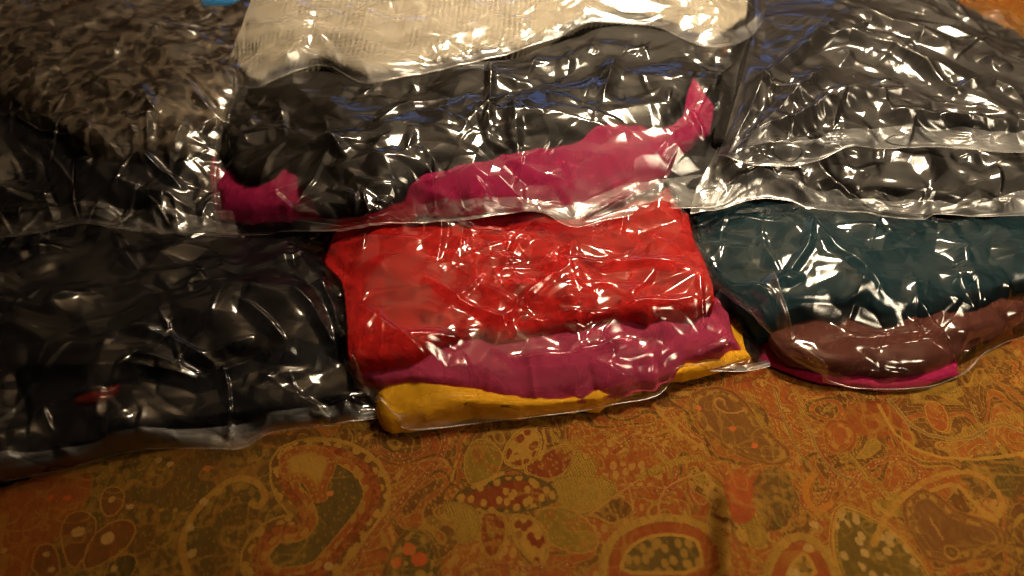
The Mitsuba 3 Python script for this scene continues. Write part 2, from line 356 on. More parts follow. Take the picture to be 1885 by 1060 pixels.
def paisley(p, n, uv):
    # a hand-printed edge wanders a little
    x = p.x + 0.0009 * (noise(p.x * 260, p.y * 260, 1.5) - 0.5)
    y = p.y + 0.0009 * (noise(p.x * 260, p.y * 260, 7.5) - 0.5)
    big = noise(x * 21, y * 21, 2.0)
    d1, d2, r1 = vor(x * 150 + 1.2 * big, y * 110)                 # little petals
    e1, e2, q1 = vor(x * 330 + y * 120, y * 210 - x * 60)          # specks and dashes
    petal = smooth(0.42, 0.34, d1)
    speck = smooth(0.36, 0.26, e1) * smooth(0.45, 0.55, q1)
    hatch = smooth(0.1, 0.45, dr.sin((x * 0.9 + y * 0.35) * 3600 + 4 * noise(x * 300, y * 300)) * 0.5 + 0.2)
    flow = noise(x * 420 + y * 160, y * 90 - x * 30, 4.0)
    # ground: rust, filled with winding outlined bands of brown, olive and gold
    wx, wy = x * 22 + 1.1 * noise(x * 38, y * 38, 21.0), y * 22 + 1.1 * noise(x * 38, y * 38, 25.0)
    level = (0.65 * noise(wx, wy, 6.0) + 0.35 * noise(wx * 2.1, wy * 2.1, 9.0)) * 17
    idx, fr = dr.floor(level), level - dr.floor(level)
    pick = mikit.cell_rand(idx, 5.0, 2.0)
    c = mix(RUST, BROWN, smooth(0.30, 0.32, pick))
    c = mix(c, mix(OLIVE, GOLD, hatch * 0.6), smooth(0.60, 0.62, pick) * smooth(0.92, 0.9, pick))
    c = mix(c, mix(BROWN, GOLD, smooth(0.45, 0.6, flow)), smooth(0.74, 0.76, pick))
    c = mix(c, mix(GOLD, CREAM, 0.25), petal * smooth(0.55, 0.6, mikit.cell_rand(idx, 9.0, 4.0)) * smooth(0.18, 0.3, fr) * smooth(0.86, 0.74, fr) * 0.8)
    c = mix(c, mix(OLIVE, GOLD, 0.7), smooth(0.10, 0.06, dr.abs(fr - 0.08)) * 0.85)
    c = mix(c, DARK, smooth(0.05, 0.03, dr.abs(fr - 0.22)) * 0.55)
    c = mix(c, GOLD, speck * smooth(0.42, 0.5, noise(x * 34, y * 34, 11.0)) * 0.7)
    g1, g2, gr = vor(x * 420 + y * 110, y * 130 - x * 40)
    streak = smooth(0.34, 0.22, g1) * smooth(0.30, 0.36, gr)
    c = mix(c, mix(GOLD, OLIVE, gr), streak * smooth(0.02, 0.10, x + 0.10 * (big - 0.5)) * 0.8)
    for pts, kind in FLAT_SHAPES:
        s = poly_sd(x, y, pts) - 0.0026                            # rounds the corners
        inn = -s
        fill = smooth(0.0, 0.0004, inn)

        def band(a, b):
            return smooth(a * MM, a * MM + 0.0003, inn) * smooth(b * MM + 0.0003, b * MM, inn)

        if kind == 'field_dark':
            q = mix(mix(DARK, BROWN, 0.5 * smooth(0.4, 0.6, noise(x * 130, y * 130, 51.0))), OLIVE, speck * 0.7)
            q = mix(q, mix(RUST, GOLD, 0.4), smooth(0.06, 0.03, dr.abs(noise(x * 60, y * 60, 53.0) - 0.5)) * 0.5)
            q = mix(q, GOLD, petal * 0.35 * smooth(0.5, 0.55, noise(x * 60, y * 60, 53.0)))
        elif kind == 'field_rust':
            q = mix(mi.Color3f(*RUST) * 0.85, mix(OLIVE, GOLD, 0.5), dr.maximum(speck * 0.25, smooth(0.05, 0.025, dr.abs(noise(x * 70, y * 70, 57.0) - 0.5)) * 0.4))
        elif kind == 'field_brick':
            q = mi.Color3f(*BRICK)
        elif kind == 'petal_brown':
            q = mix(mix(BROWN, MAROON, petal * 0.6), GOLD, band(0.2, 1.3) * 0.85)
        elif kind == 'petal_dark':
            q = mix((0.03, 0.025, 0.01), GOLD, band(0.2, 1.3) * 0.8)
        elif kind == 'big_paisley':
            q = mix(DARK, OLIVE, speck * 0.8)
            ring = mix(BROWN, GOLD, petal)
            q = mix(q, ring, band(2.2, 7.0))
            q = mix(q, mix(RUST, MAROON, smooth(0.4, 0.6, noise(x * 500, y * 500, 2.0))), band(7.4, 13.0))
            q = mix(q, mix(RUST, GOLD, petal * 0.8), band(13.2, 18.5))
            q = mix(q, GOLD, dr.maximum(band(0.3, 2.0), band(18.5, 19.5)) * 0.9)
        elif kind == 'small_paisley':
            q = mix(RUST, GOLD, dr.maximum(speck * 0.7, smooth(5 * MM, 9 * MM, inn)))
            q = mix(q, GOLD, band(0.2, 0.9) * 0.6)
        elif kind in ('bulb_dark', 'bulb_brown', 'bulb_rust'):
            base = {'bulb_dark': (0.052, 0.042, 0.012), 'bulb_brown': (0.14, 0.06, 0.018), 'bulb_rust': RUST}[kind]
            q = mix(base, OLIVE, speck * 0.25)
            q = mix(q, mix(OLIVE, GOLD, 0.5), dr.maximum(band(0.3, 1.0), dr.maximum(band(3.4, 3.9), band(7.6, 8.1))) * 0.8)
            q = mix(q, GOLD, band(4.2, 7.4) * petal * 0.7)
            q = mix(q, MAROON, band(1.2, 3.2) * 0.5)
        elif kind == 'leaf_olive':
            q = mix(OLIVE, mix(RUST, OLIVE, 0.4), smooth(0.45, 0.7, noise(x * 190, y * 190, 12.0)))
            q = mix(q, GOLD, dr.maximum(band(0.2, 1.0), speck * 0.5))
        elif kind == 'leaf_spots':
            q = mix(mi.Color3f(*GOLD), MAROON, smooth(0.40, 0.33, d1) * smooth(2.6 * MM, 3.2 * MM, inn))
            q = mix(q, DARK, band(1.5, 2.0) * 0.8)
        elif kind == 'leaf_maroon':
            q = mix(MAROON, GOLD, dr.maximum(speck * 0.55, band(0.0, 2.4)))
            q = mix(q, DARK, band(1.0, 1.5) * 0.8)
        elif kind == 'leaf_hatch':
            q = mix(mi.Color3f(*OLIVE), mi.Color3f(*GOLD), hatch)
            q = mix(q, DARK, band(1.0, 1.5) * 0.7)
        elif kind == 'leaf_green':
            q = mix(mix(MAROON, GOLD, smooth(0.36, 0.3, d1)), DARK, band(0.0, 1.6))
            q = mix(q, mix(DARK, GOLD, petal * 0.9), band(1.8, 5.2))
        elif kind == 'arch_paisley':
            q = mix(DARK, GOLD, petal * 0.7)
            q = mix(q, GOLD, dr.maximum(band(0.0, 6.0) * (0.55 + 0.45 * hatch), band(14.0, 16.5)))
            q = mix(q, mix(RUST, MAROON, 0.3 * hatch), band(6.2, 14.0))
        elif kind == 'green_paisley':
            q = mix(mix(DARK, OLIVE, 0.3), CREAM, petal * 0.8 * smooth(0.4, 0.5, r1))
            q = mix(q, GOLD, dr.maximum(band(0.3, 4.2), band(5.2, 6.0)))
            q = mix(q, RUST, band(1.2, 2.2))
        else:
            q = mix(RUST, GOLD, dr.maximum(band(0.2, 1.1), speck * 0.6))
        c = mix(c, q, fill)
    for pts, w, kind in FLAT_STROKES:
        d = line_d(x, y, pts)
        on = smooth(w, w - 0.0003, d)
        if kind == 'scroll':
            q = mix(mix(GOLD, RUST, 0.35), GOLD, smooth(0.35, 0.6, noise(x * 400, y * 400, 3.0)))
        elif kind == 'beaded':
            bead = smooth(0.30, 0.2, e1) * smooth(0.45 * w, 0.3 * w, d)
            q = mix(mix(RUST, MAROON, 0.35), CREAM, dr.maximum(bead * 0.9, smooth(0.72 * w, 0.78 * w, d) * 0.55))
        elif kind == 'dots':
            q = mi.Color3f(*GOLD)
            on = on * petal
        elif kind == 'hatch':
            q = mix(OLIVE, GOLD, hatch)
            on = on * (0.4 + 0.6 * smooth(0.4, 0.5, flow))
        elif kind == 'double':
            q = mix(mi.Color3f(*OLIVE), mi.Color3f(0.3, 0.19, 0.07), smooth(0.45 * w, 0.55 * w, d))
        elif kind == 'orange':
            q = mi.Color3f(0.36, 0.14, 0.02)
        elif kind == 'thin':
            q = mi.Color3f(0.34, 0.18, 0.045)
        else:
            q = mi.Color3f(*GOLD)
        c = mix(c, q, on * 0.9)
    for a, b, r, col in FLAT_DOTS:
        d = dr.sqrt(dr.square(x - a) + dr.square(1.05 * (y - b))) + 0.0012 * (noise(x * 500, y * 500, 5.0) - 0.5)
        c = mix(c, col, smooth(r, 0.8 * r, d) * 0.9)
    c = mix(c, mix(BROWN, GOLD, flow), 0.12 + 0.2 * streak)
    twig = smooth(0.07, 0.03, dr.abs(noise(x * 75, y * 75, 31.0) - 0.5)) + smooth(0.06, 0.03, dr.abs(noise(x * 120 + 5, y * 120, 37.0) - 0.5))
    c = mix(c, mix(OLIVE, GOLD, 0.8), dr.clip(twig, 0, 1) * 0.42 * smooth(0.35, 0.5, noise(x * 40, y * 40, 41.0)))
    thread = 0.86 + 0.28 * noise(p.x * 1500, p.y * 1500, 1.0)
    return c * mi.Color3f(0.97, 0.87, 0.86) * thread


scene['paisley_cotton'] = {'type': 'twosided', 'bsdf': {'type': 'diffuse', 'reflectance': mikit.proc(paisley)}}
gx, gy = np.meshgrid(np.linspace(-1.1, 1.1, 640), np.linspace(-0.15, 1.75, 560))
gz = 0.0022 * nz(gx, gy, 0.11, 5) + 0.0012 * nz(gx, gy, 0.045, 6)
pleat0, pleat1 = px(1335, 880), px(1330, 1090)
along = np.clip((pleat0[1] - gy) / (pleat0[1] - pleat1[1]), -0.4, 2.0)
off = gx - (pleat0[0] + (pleat1[0] - pleat0[0]) * along)
tall = 0.018 * np.clip((along + 0.12) / 0.45, 0, 1) ** 1.3
lip = np.where(off < 0, np.clip(1 + off / 0.008, 0, 1), np.clip(1 - off / 0.05, 0, 1) ** 1.6)
gz = gz + tall * lip
for (u0, v0), (u1, v1), hh, w in [((1790, 880), (1800, 960), 0.005, 0.016), ((1640, 1050), (1860, 985), 0.003, 0.02), ((940, 1060), (1010, 985), 0.002, 0.02), ((420, 1040), (470, 960), 0.003, 0.02)]:
    a, b = px(u0, v0)[:2], px(u1, v1)[:2]
    d = b - a
    t = np.clip(((gx - a[0]) * d[0] + (gy - a[1]) * d[1]) / (d @ d), 0, 1)
    gz = gz + hh * np.exp(-(((gx - a[0] - t * d[0]) ** 2 + (gy - a[1] - t * d[1]) ** 2) / (2 * w * w)))
gz -= 0.0032
add('paisley_tablecloth', sheet(np.stack([gx, gy, gz], -1)), 'paisley_cotton')
tag('paisley_tablecloth', 'rust and gold paisley printed cotton cloth spread flat under all the bags', 'tablecloth')


# ------------------------------------------------------------------ garments
def garment(key, rows, bsdf, bottom, ruffle=(), seed=0, step=0.0014, uvs=None, fold=9.0, crisp=0.12):
    """A folded garment: a sheet through its rows, rolled down at its edges to height bottom. ruffle: (wavelength, height) pairs."""
    g = loft(rows, step)
    n = grid_normals(g)
    x, y = g[..., 0], g[..., 1]
    d = np.zeros_like(x)
    for k, (L, a) in enumerate(ruffle):
        d += a * (nz(x, y + 0.7 * g[..., 2], L, seed + 11 * k) if a > 0 else -a * 0)
    d += creases(x, y, int(fold * x.size * step * step / 0.01), seed + 7, (0.02, 0.09), (0.004, 0.016), (0.2, 0.6))
    d += crumple(x, y + 0.8 * g[..., 2], 0.032, crisp, seed + 3)
    nv, nu = x.shape
    fade = np.minimum(np.minimum(np.arange(nu), nu - 1 - np.arange(nu))[None, :] / 6.0, np.full((nv, 1), 9.0))
    g = g + n * (d * np.clip(fade, 0.2, 1))[..., None]
    g[..., 2] = np.maximum(g[..., 2], bottom if np.isscalar(bottom) else 0.0005)
    if uvs:
        row = np.arange(nu) / nu * uvs[0] + 0.25 * nz(x, y, 0.02, 3)
        course = np.arange(nv)[:, None] / nv * uvs[1]
        g = g + n * (0.0014 * np.sin(row * 2 * math.pi) * (0.75 + 0.25 * np.sin(course * 2 * math.pi + math.pi * np.floor(row))))[..., None]
    mesh = closed(g, bottom)
    if uvs:
        u, v = np.meshgrid(np.linspace(0, uvs[0], nu), np.linspace(0, uvs[1], nv))
        uv = np.zeros((len(mesh[0]), 2))
        uv[:nu * nv] = np.stack([u.ravel(), v.ravel()], 1)
        scene[key] = mikit.ply(mesh, bsdf, smooth=True, uv=uv)
    else:
        add(key, mesh, bsdf)
    return g


G = {}
# front middle: mustard below, plum on it, red on top
G['mustard'] = garment('mustard_garment', [
    [(700, 752, .001), (715, 786, .001), (760, 792, .001), (860, 777, .001), (1000, 764, .001), (1120, 744, .001), (1225, 704, .001), (1300, 692, .001), (1382, 670, .001)],
    [(692, 738, .010), (705, 766, .012), (758, 772, .013), (860, 760, .012), (1000, 752, .009), (1120, 734, .008), (1225, 698, .008), (1300, 682, .009), (1385, 662, .009)],
    [(698, 722, .022), (715, 730, .024), (765, 730, .026), (860, 736, .024), (1000, 742, .016), (1120, 726, .015), (1220, 697, .014), (1300, 664, .014), (1378, 650, .014)],
    [(712, 706, .026), (735, 705, .028), (785, 702, .030), (860, 712, .024), (1000, 726, .016), (1120, 710, .014), (1220, 680, .014), (1300, 650, .014), (1372, 640, .013)],
    [(715, 660, .012), (760, 650, .012), (800, 645, .012), (870, 640, .012), (1000, 640, .012), (1120, 630, .012), (1220, 610, .012), (1300, 590, .012), (1360, 580, .010)],
    [(720, 500, .010), (760, 500, .010), (800, 500, .010), (870, 500, .010), (1000, 500, .010), (1120, 500, .010), (1220, 500, .010), (1300, 490, .010), (1330, 490, .008)],
], 'mustard_fabric', 0.0004, [(0.03, 0.0012), (0.011, 0.0005)], 3)
G['plum'] = garment('plum_garment', [
    [(690, 716, .016), (705, 722, .018), (780, 708, .028), (850, 716, .024), (930, 733, .017), (1010, 741, .016), (1100, 742, .008), (1180, 732, .003), (1238, 712, .002), (1252, 672, .013), (1310, 658, .014), (1366, 646, .013)],
    [(672, 700, .027), (702, 706, .029), (780, 692, .036), (850, 698, .032), (930, 712, .026), (1010, 718, .024), (1100, 716, .021), (1180, 706, .018), (1244, 688, .017), (1266, 660, .019), (1310, 648, .019), (1362, 636, .017)],
    [(655, 684, .034), (702, 682, .035), (780, 668, .038), (850, 662, .036), (930, 670, .034), (1010, 672, .033), (1100, 664, .033), (1200, 646, .032), (1280, 628, .028), (1352, 620, .020)],
    [(652, 668, .034), (702, 660, .035), (780, 640, .038), (850, 620, .038), (930, 622, .037), (1010, 614, .037), (1100, 604, .037), (1200, 592, .036), (1290, 588, .030), (1345, 596, .022)],
    [(650, 600, .030), (702, 590, .030), (780, 580, .030), (850, 570, .030), (930, 560, .030), (1010, 555, .030), (1100, 550, .030), (1200, 540, .030), (1290, 530, .026), (1330, 530, .020)],
    [(640, 480, .026), (702, 480, .026), (780, 480, .026), (850, 480, .026), (930, 480, .026), (1010, 480, .026), (1100, 480, .026), (1200, 480, .026), (1270, 480, .024), (1290, 480, .020)],
], 'plum_fabric', 0.012, [(0.035, 0.0014), (0.014, 0.0006)], 5)
G['red'] = garment('red_garment', [
    [(648, 676, .035), (700, 676, .036), (770, 658, .039), (850, 622, .039), (940, 628, .038), (1050, 606, .038), (1150, 595, .038), (1270, 584, .036), (1312, 572, .034)],
    [(642, 656, .044), (700, 656, .046), (770, 636, .048), (850, 602, .048), (940, 606, .046), (1050, 586, .046), (1150, 576, .047), (1270, 566, .046), (1315, 552, .042)],
    [(638, 590, .047), (700, 590, .051), (800, 570, .053), (860, 566, .052), (940, 566, .046), (1060, 540, .050), (1170, 530, .052), (1240, 530, .052), (1312, 530, .045)],
    [(628, 520, .046), (690, 510, .050), (780, 500, .054), (860, 500, .052), (940, 500, .046), (1060, 490, .048), (1150, 475, .053), (1220, 470, .056), (1296, 480, .048)],
    [(597, 482, .043), (640, 455, .050), (720, 438, .053), (800, 432, .054), (870, 445, .049), (960, 455, .044), (1080, 430, .048), (1170, 405, .056), (1225, 388, .060), (1275, 432, .050)],
    [(605, 462, .030), (650, 432, .034), (730, 415, .036), (800, 410, .036), (870, 415, .034), (960, 415, .032), (1080, 400, .034), (1170, 385, .040), (1230, 372, .042), (1270, 400, .036)],
    [(640, 400, .020), (680, 390, .020), (740, 385, .020), (800, 380, .020), (870, 380, .020), (960, 380, .020), (1080, 370, .020), (1170, 365, .020), (1230, 362, .020), (1260, 370, .020)],
], 'red_fabric', 0.030, [(0.045, 0.0030), (0.018, 0.0016), (0.007, 0.0006)], 8, fold=16, crisp=0.22)
# front left: black, with the red edge of something folded inside it
G['black_l'] = garment('black_garment', [
    [(-190, 930, .001), (-80, 908, .001), (0, 890, .001), (70, 874, .001), (120, 857, .001), (220, 834, .001), (350, 808, .001), (450, 792, .001), (560, 772, .001), (690, 750, .001)],
    [(-190, 890, .020), (-80, 870, .020), (0, 852, .020), (70, 836, .020), (120, 820, .020), (220, 800, .020), (350, 776, .018), (450, 760, .018), (560, 742, .016), (692, 725, .014)],
    [(-190, 850, .026), (-80, 830, .026), (0, 808, .026), (70, 792, .026), (120, 780, .026), (220, 762, .025), (350, 742, .024), (450, 724, .024), (560, 710, .022), (680, 700, .018)],
    [(-190, 760, .024), (-80, 740, .024), (0, 725, .024), (70, 712, .024), (120, 704, .025), (220, 694, .026), (350, 696, .026), (450, 668, .026), (560, 640, .026), (655, 640, .022)],
    [(-190, 690, .036), (-80, 680, .037), (0, 670, .038), (70, 660, .040), (120, 650, .041), (220, 644, .041), (350, 650, .041), (450, 620, .043), (560, 590, .042), (640, 580, .034)],
    [(-190, 560, .040), (-80, 560, .041), (0, 560, .042), (70, 560, .043), (120, 560, .043), (220, 560, .043), (350, 560, .043), (450, 550, .044), (530, 530, .044), (610, 520, .036)],
    [(-190, 460, .036), (-80, 460, .036), (0, 460, .037), (70, 460, .038), (120, 460, .038), (220, 460, .038), (350, 460, .038), (450, 460, .038), (530, 460, .036), (590, 465, .030)],
    [(-190, 320, .030), (-80, 320, .030), (0, 320, .030), (70, 320, .030), (120, 320, .030), (220, 320, .030), (350, 320, .030), (450, 330, .030), (530, 340, .028), (580, 350, .024)],
], 'navy_fabric', 0.0004, [(0.05, 0.003), (0.02, 0.0012)], 12)
G['hem'] = garment('black_garment__red_hem', [
    [(135, 742, .0262), (165, 742, .0266), (200, 734, .0268), (216, 722, .0270)],
    [(140, 734, .0280), (168, 730, .0290), (198, 720, .0292), (218, 712, .0280)],
    [(150, 726, .0262), (172, 720, .0268), (198, 712, .0270), (220, 706, .0262)],
], 'dark_red_fabric', 0.022, [], 14, step=0.001, fold=0, crisp=0)
# front right: magenta below, maroon on it, teal on top
G['magenta_r'] = garment('magenta_garment', [
    [(1395, 660, .001), (1440, 684, .001), (1500, 703, .001), (1560, 715, .001), (1630, 720, .001), (1700, 709, .001), (1768, 687, .001)],
    [(1400, 651, .004), (1442, 675, .005), (1500, 693, .006), (1560, 704, .006), (1630, 708, .006), (1700, 700, .005), (1762, 684, .0025)],
    [(1410, 620, .006), (1450, 640, .008), (1500, 660, .010), (1560, 670, .010), (1630, 670, .010), (1700, 660, .009), (1760, 645, .007)],
    [(1410, 500, .006), (1450, 500, .008), (1500, 500, .008), (1560, 500, .008), (1630, 500, .008), (1700, 500, .008), (1760, 500, .006)],
], 'magenta_fabric', 0.0004, [(0.03, 0.0008)], 21)
G['maroon'] = garment('maroon_garment', [
    [(1412, 622, .011), (1440, 660, .011), (1500, 680, .011), (1570, 690, .011), (1650, 690, .011), (1720, 676, .010), (1790, 640, .009), (1890, 590, .009), (2040, 560, .009)],
    [(1405, 606, .018), (1440, 640, .020), (1500, 660, .021), (1570, 668, .021), (1650, 668, .021), (1720, 654, .020), (1790, 618, .018), (1890, 570, .018), (2040, 540, .018)],
    [(1400, 588, .022), (1440, 608, .025), (1500, 622, .026), (1570, 626, .026), (1650, 624, .026), (1720, 610, .025), (1790, 584, .024), (1890, 545, .024), (2040, 520, .024)],
    [(1380, 540, .022), (1440, 560, .024), (1500, 570, .025), (1570, 570, .025), (1650, 570, .025), (1720, 560, .024), (1790, 540, .024), (1890, 510, .024), (2040, 490, .024)],
    [(1330, 460, .018), (1440, 460, .018), (1500, 460, .018), (1570, 460, .018), (1650, 460, .018), (1720, 450, .018), (1790, 440, .018), (1890, 440, .018), (2040, 440, .018)],
], 'maroon_fabric', 0.009, [(0.04, 0.002), (0.015, 0.0008)], 25, fold=16)
G['teal'] = garment('teal_garment', [
    [(1330, 530, .014), (1372, 586, .020), (1420, 604, .024), (1480, 588, .028), (1570, 578, .030), (1640, 600, .028), (1720, 574, .028), (1800, 560, .028), (1890, 540, .028), (2060, 520, .028)],
    [(1300, 510, .024), (1360, 560, .032), (1420, 580, .036), (1480, 566, .040), (1570, 556, .041), (1640, 574, .040), (1720, 548, .040), (1800, 536, .040), (1890, 520, .040), (2060, 500, .040)],
    [(1285, 480, .030), (1350, 510, .042), (1420, 520, .046), (1480, 510, .049), (1570, 505, .050), (1640, 510, .048), (1720, 500, .046), (1800, 490, .046), (1890, 480, .046), (2060, 470, .046)],
    [(1283, 440, .030), (1350, 440, .044), (1420, 440, .048), (1480, 440, .050), (1570, 440, .050), (1640, 440, .050), (1720, 440, .048), (1800, 440, .048), (1890, 430, .048), (2060, 430, .046)],
    [(1283, 400, .026), (1350, 380, .036), (1420, 375, .040), (1480, 375, .040), (1570, 375, .040), (1640, 375, .040), (1720, 375, .040), (1800, 375, .040), (1890, 375, .040), (2060, 375, .038)],
    [(1290, 330, .020), (1350, 310, .026), (1420, 310, .030), (1480, 310, .030), (1570, 310, .030), (1640, 310, .030), (1720, 310, .030), (1800, 310, .030), (1890, 310, .030), (2060, 310, .030)],
], 'teal_fabric', 0.012, [(0.05, 0.003), (0.02, 0.0014)], 28)
# back left: leopard print on black
G['navy'] = garment('navy_garment', [
    [(-200, 400, .046), (-60, 400, .046), (60, 396, .046), (150, 388, .046), (240, 396, .046), (340, 400, .046), (400, 396, .046)],
    [(-200, 370, .058), (-60, 370, .058), (60, 364, .059), (150, 358, .060), (240, 364, .060), (340, 368, .058), (396, 370, .054)],
    [(-200, 320, .066), (-60, 316, .067), (60, 310, .068), (150, 312, .068), (240, 316, .067), (340, 310, .066), (392, 318, .060)],
    [(-200, 200, .072), (-60, 200, .072), (60, 210, .073), (150, 240, .073), (240, 240, .072), (340, 240, .072), (400, 240, .066)],
    [(-200, 60, .070), (-60, 60, .070), (60, 60, .070), (150, 60, .070), (240, 60, .070), (340, 60, .070), (420, 60, .066)],
], 'navy_fabric', 0.044, [(0.05, 0.003), (0.02, 0.001)], 31)
G['leopard'] = garment('leopard_print_garment', [
    [(-200, 150, .074), (-60, 166, .074), (0, 190, .074), (92, 246, .074), (188, 292, .074), (270, 290, .074), (340, 282, .074), (400, 252, .074), (440, 218, .074), (478, 160, .076)],
    [(-200, 130, .086), (-60, 146, .086), (0, 170, .086), (92, 224, .086), (188, 268, .086), (270, 266, .086), (340, 258, .086), (400, 232, .085), (440, 200, .084), (478, 146, .084)],
    [(-200, 100, .094), (-60, 110, .094), (0, 130, .095), (92, 170, .096), (188, 200, .096), (270, 200, .096), (340, 196, .095), (400, 180, .093), (440, 160, .091), (480, 120, .088)],
    [(-200, 20, .098), (-60, 30, .100), (0, 50, .101), (92, 70, .102), (188, 90, .103), (270, 95, .102), (340, 90, .101), (400, 85, .098), (440, 80, .096), (482, 70, .090)],
    [(-200, -60, .096), (-60, -50, .096), (0, -35, .096), (92, -20, .096), (188, -5, .096), (270, 2, .096), (340, 8, .095), (400, 12, .094), (440, 14, .092), (486, 14, .088)],
    [(-190, -66, .076), (-60, -56, .076), (0, -42, .076), (92, -28, .076), (188, -14, .076), (270, -6, .076), (340, 0, .076), (400, 4, .076), (440, 6, .076), (480, 8, .076)],
], 'leopard_fabric', 0.070, [(0.05, 0.003), (0.02, 0.0012)], 34)
G['blue'] = garment('blue_garment', [
    [(340, 26, .070), (400, 24, .070), (460, 18, .060), (540, 16, .060)],
    [(345, 12, .088), (400, 10, .092), (460, 8, .092), (540, 8, .088)],
    [(350, -30, .088), (400, -32, .092), (460, -34, .092), (540, -34, .088)],
    [(350, -60, .060), (400, -62, .060), (460, -64, .060), (540, -64, .060)],
], 'blue_fabric', 0.001, [(0.03, 0.001)], 36)
# back middle: black jersey with its magenta side turned out at the front, cream knit behind it
G['magenta_m'] = garment('black_jersey_garment__magenta_lining', [
    [(388, 392, .047), (440, 408, .047), (560, 404, .047), (700, 398, .047), (800, 396, .047), (900, 390, .047), (1000, 388, .047), (1100, 380, .047), (1200, 340, .050), (1262, 292, .054), (1310, 262, .056), (1336, 236, .058)],
    [(388, 360, .056), (440, 380, .060), (560, 380, .061), (700, 374, .062), (800, 366, .062), (900, 358, .062), (1000, 350, .062), (1100, 332, .064), (1200, 300, .066), (1262, 268, .068), (1310, 246, .066), (1334, 228, .062)],
    [(386, 320, .064), (440, 350, .068), (560, 350, .068), (700, 350, .070), (800, 334, .072), (900, 318, .073), (1000, 298, .074), (1100, 272, .076), (1200, 250, .078), (1262, 230, .078), (1300, 215, .074), (1320, 205, .068)],
    [(390, 292, .064), (440, 320, .070), (535, 320, .072), (700, 330, .074), (800, 310, .076), (900, 290, .078), (1000, 266, .080), (1100, 230, .082), (1200, 206, .084), (1262, 190, .083), (1282, 170, .080), (1292, 165, .074)],
    [(396, 286, .060), (440, 300, .066), (535, 300, .066), (700, 300, .066), (800, 280, .066), (900, 260, .066), (1000, 240, .066), (1100, 205, .066), (1200, 180, .066), (1254, 160, .076), (1270, 146, .082), (1278, 142, .074)],
    [(410, 220, .056), (440, 220, .056), (535, 220, .056), (700, 220, .056), (800, 220, .056), (900, 210, .056), (1000, 190, .056), (1100, 160, .056), (1200, 150, .056), (1250, 140, .056), (1262, 138, .056), (1270, 136, .056)],
], 'magenta_fabric', 0.045, [(0.05, 0.0018), (0.015, 0.0005)], 40, fold=8, crisp=0.06)
G['jersey'] = garment('black_jersey_garment', [
    [(402, 284, .068), (422, 308, .072), (460, 334, .074), (496, 326, .075), (533, 296, .076), (562, 340, .076), (592, 384, .074), (690, 370, .074), (790, 310, .078), (880, 292, .080), (1000, 266, .082), (1060, 252, .084), (1120, 224, .086), (1200, 224, .087), (1258, 206, .086)],
    [(403, 274, .073), (423, 298, .077), (461, 324, .079), (497, 316, .080), (533, 287, .081), (562, 330, .081), (592, 373, .079), (690, 358, .079), (790, 300, .083), (880, 282, .085), (1000, 257, .087), (1060, 244, .089), (1120, 217, .091), (1200, 216, .092), (1260, 196, .090)],
    [(405, 254, .079), (426, 270, .082), (462, 286, .084), (499, 282, .085), (533, 264, .086), (562, 294, .086), (590, 318, .085), (692, 312, .085), (790, 280, .088), (880, 264, .090), (1000, 240, .092), (1060, 222, .094), (1120, 196, .096), (1200, 192, .097), (1264, 172, .093)],
    [(410, 230, .086), (430, 240, .090), (460, 250, .092), (500, 250, .093), (533, 250, .094), (560, 260, .094), (585, 266, .094), (700, 262, .095), (790, 250, .096), (880, 230, .098), (1000, 200, .100), (1060, 190, .101), (1120, 170, .102), (1200, 160, .102), (1272, 140, .096)],
    [(430, 190, .086), (440, 190, .090), (470, 190, .092), (510, 190, .093), (540, 190, .094), (570, 190, .094), (600, 190, .094), (700, 186, .096), (790, 180, .097), (880, 165, .099), (1000, 140, .101), (1060, 130, .102), (1120, 116, .103), (1200, 106, .102), (1290, 100, .096)],
    [(440, 120, .080), (460, 110, .082), (480, 100, .084), (520, 90, .086), (550, 90, .086), (580, 90, .088), (610, 90, .088), (700, 90, .090), (790, 80, .092), (880, 70, .094), (1000, 50, .095), (1060, 40, .095), (1120, 20, .095), (1200, 20, .094), (1320, 40, .090)],
    [(450, 20, .060), (470, 20, .060), (490, 20, .060), (530, 20, .060), (560, 20, .060), (590, 20, .060), (620, 20, .060), (700, 10, .060), (790, 10, .060), (880, 0, .060), (1000, 0, .060), (1060, 0, .060), (1120, 0, .060), (1200, 0, .060), (1330, 0, .060)],
], 'black_fabric', 0.062, [(0.05, 0.0032), (0.02, 0.0012)], 44)
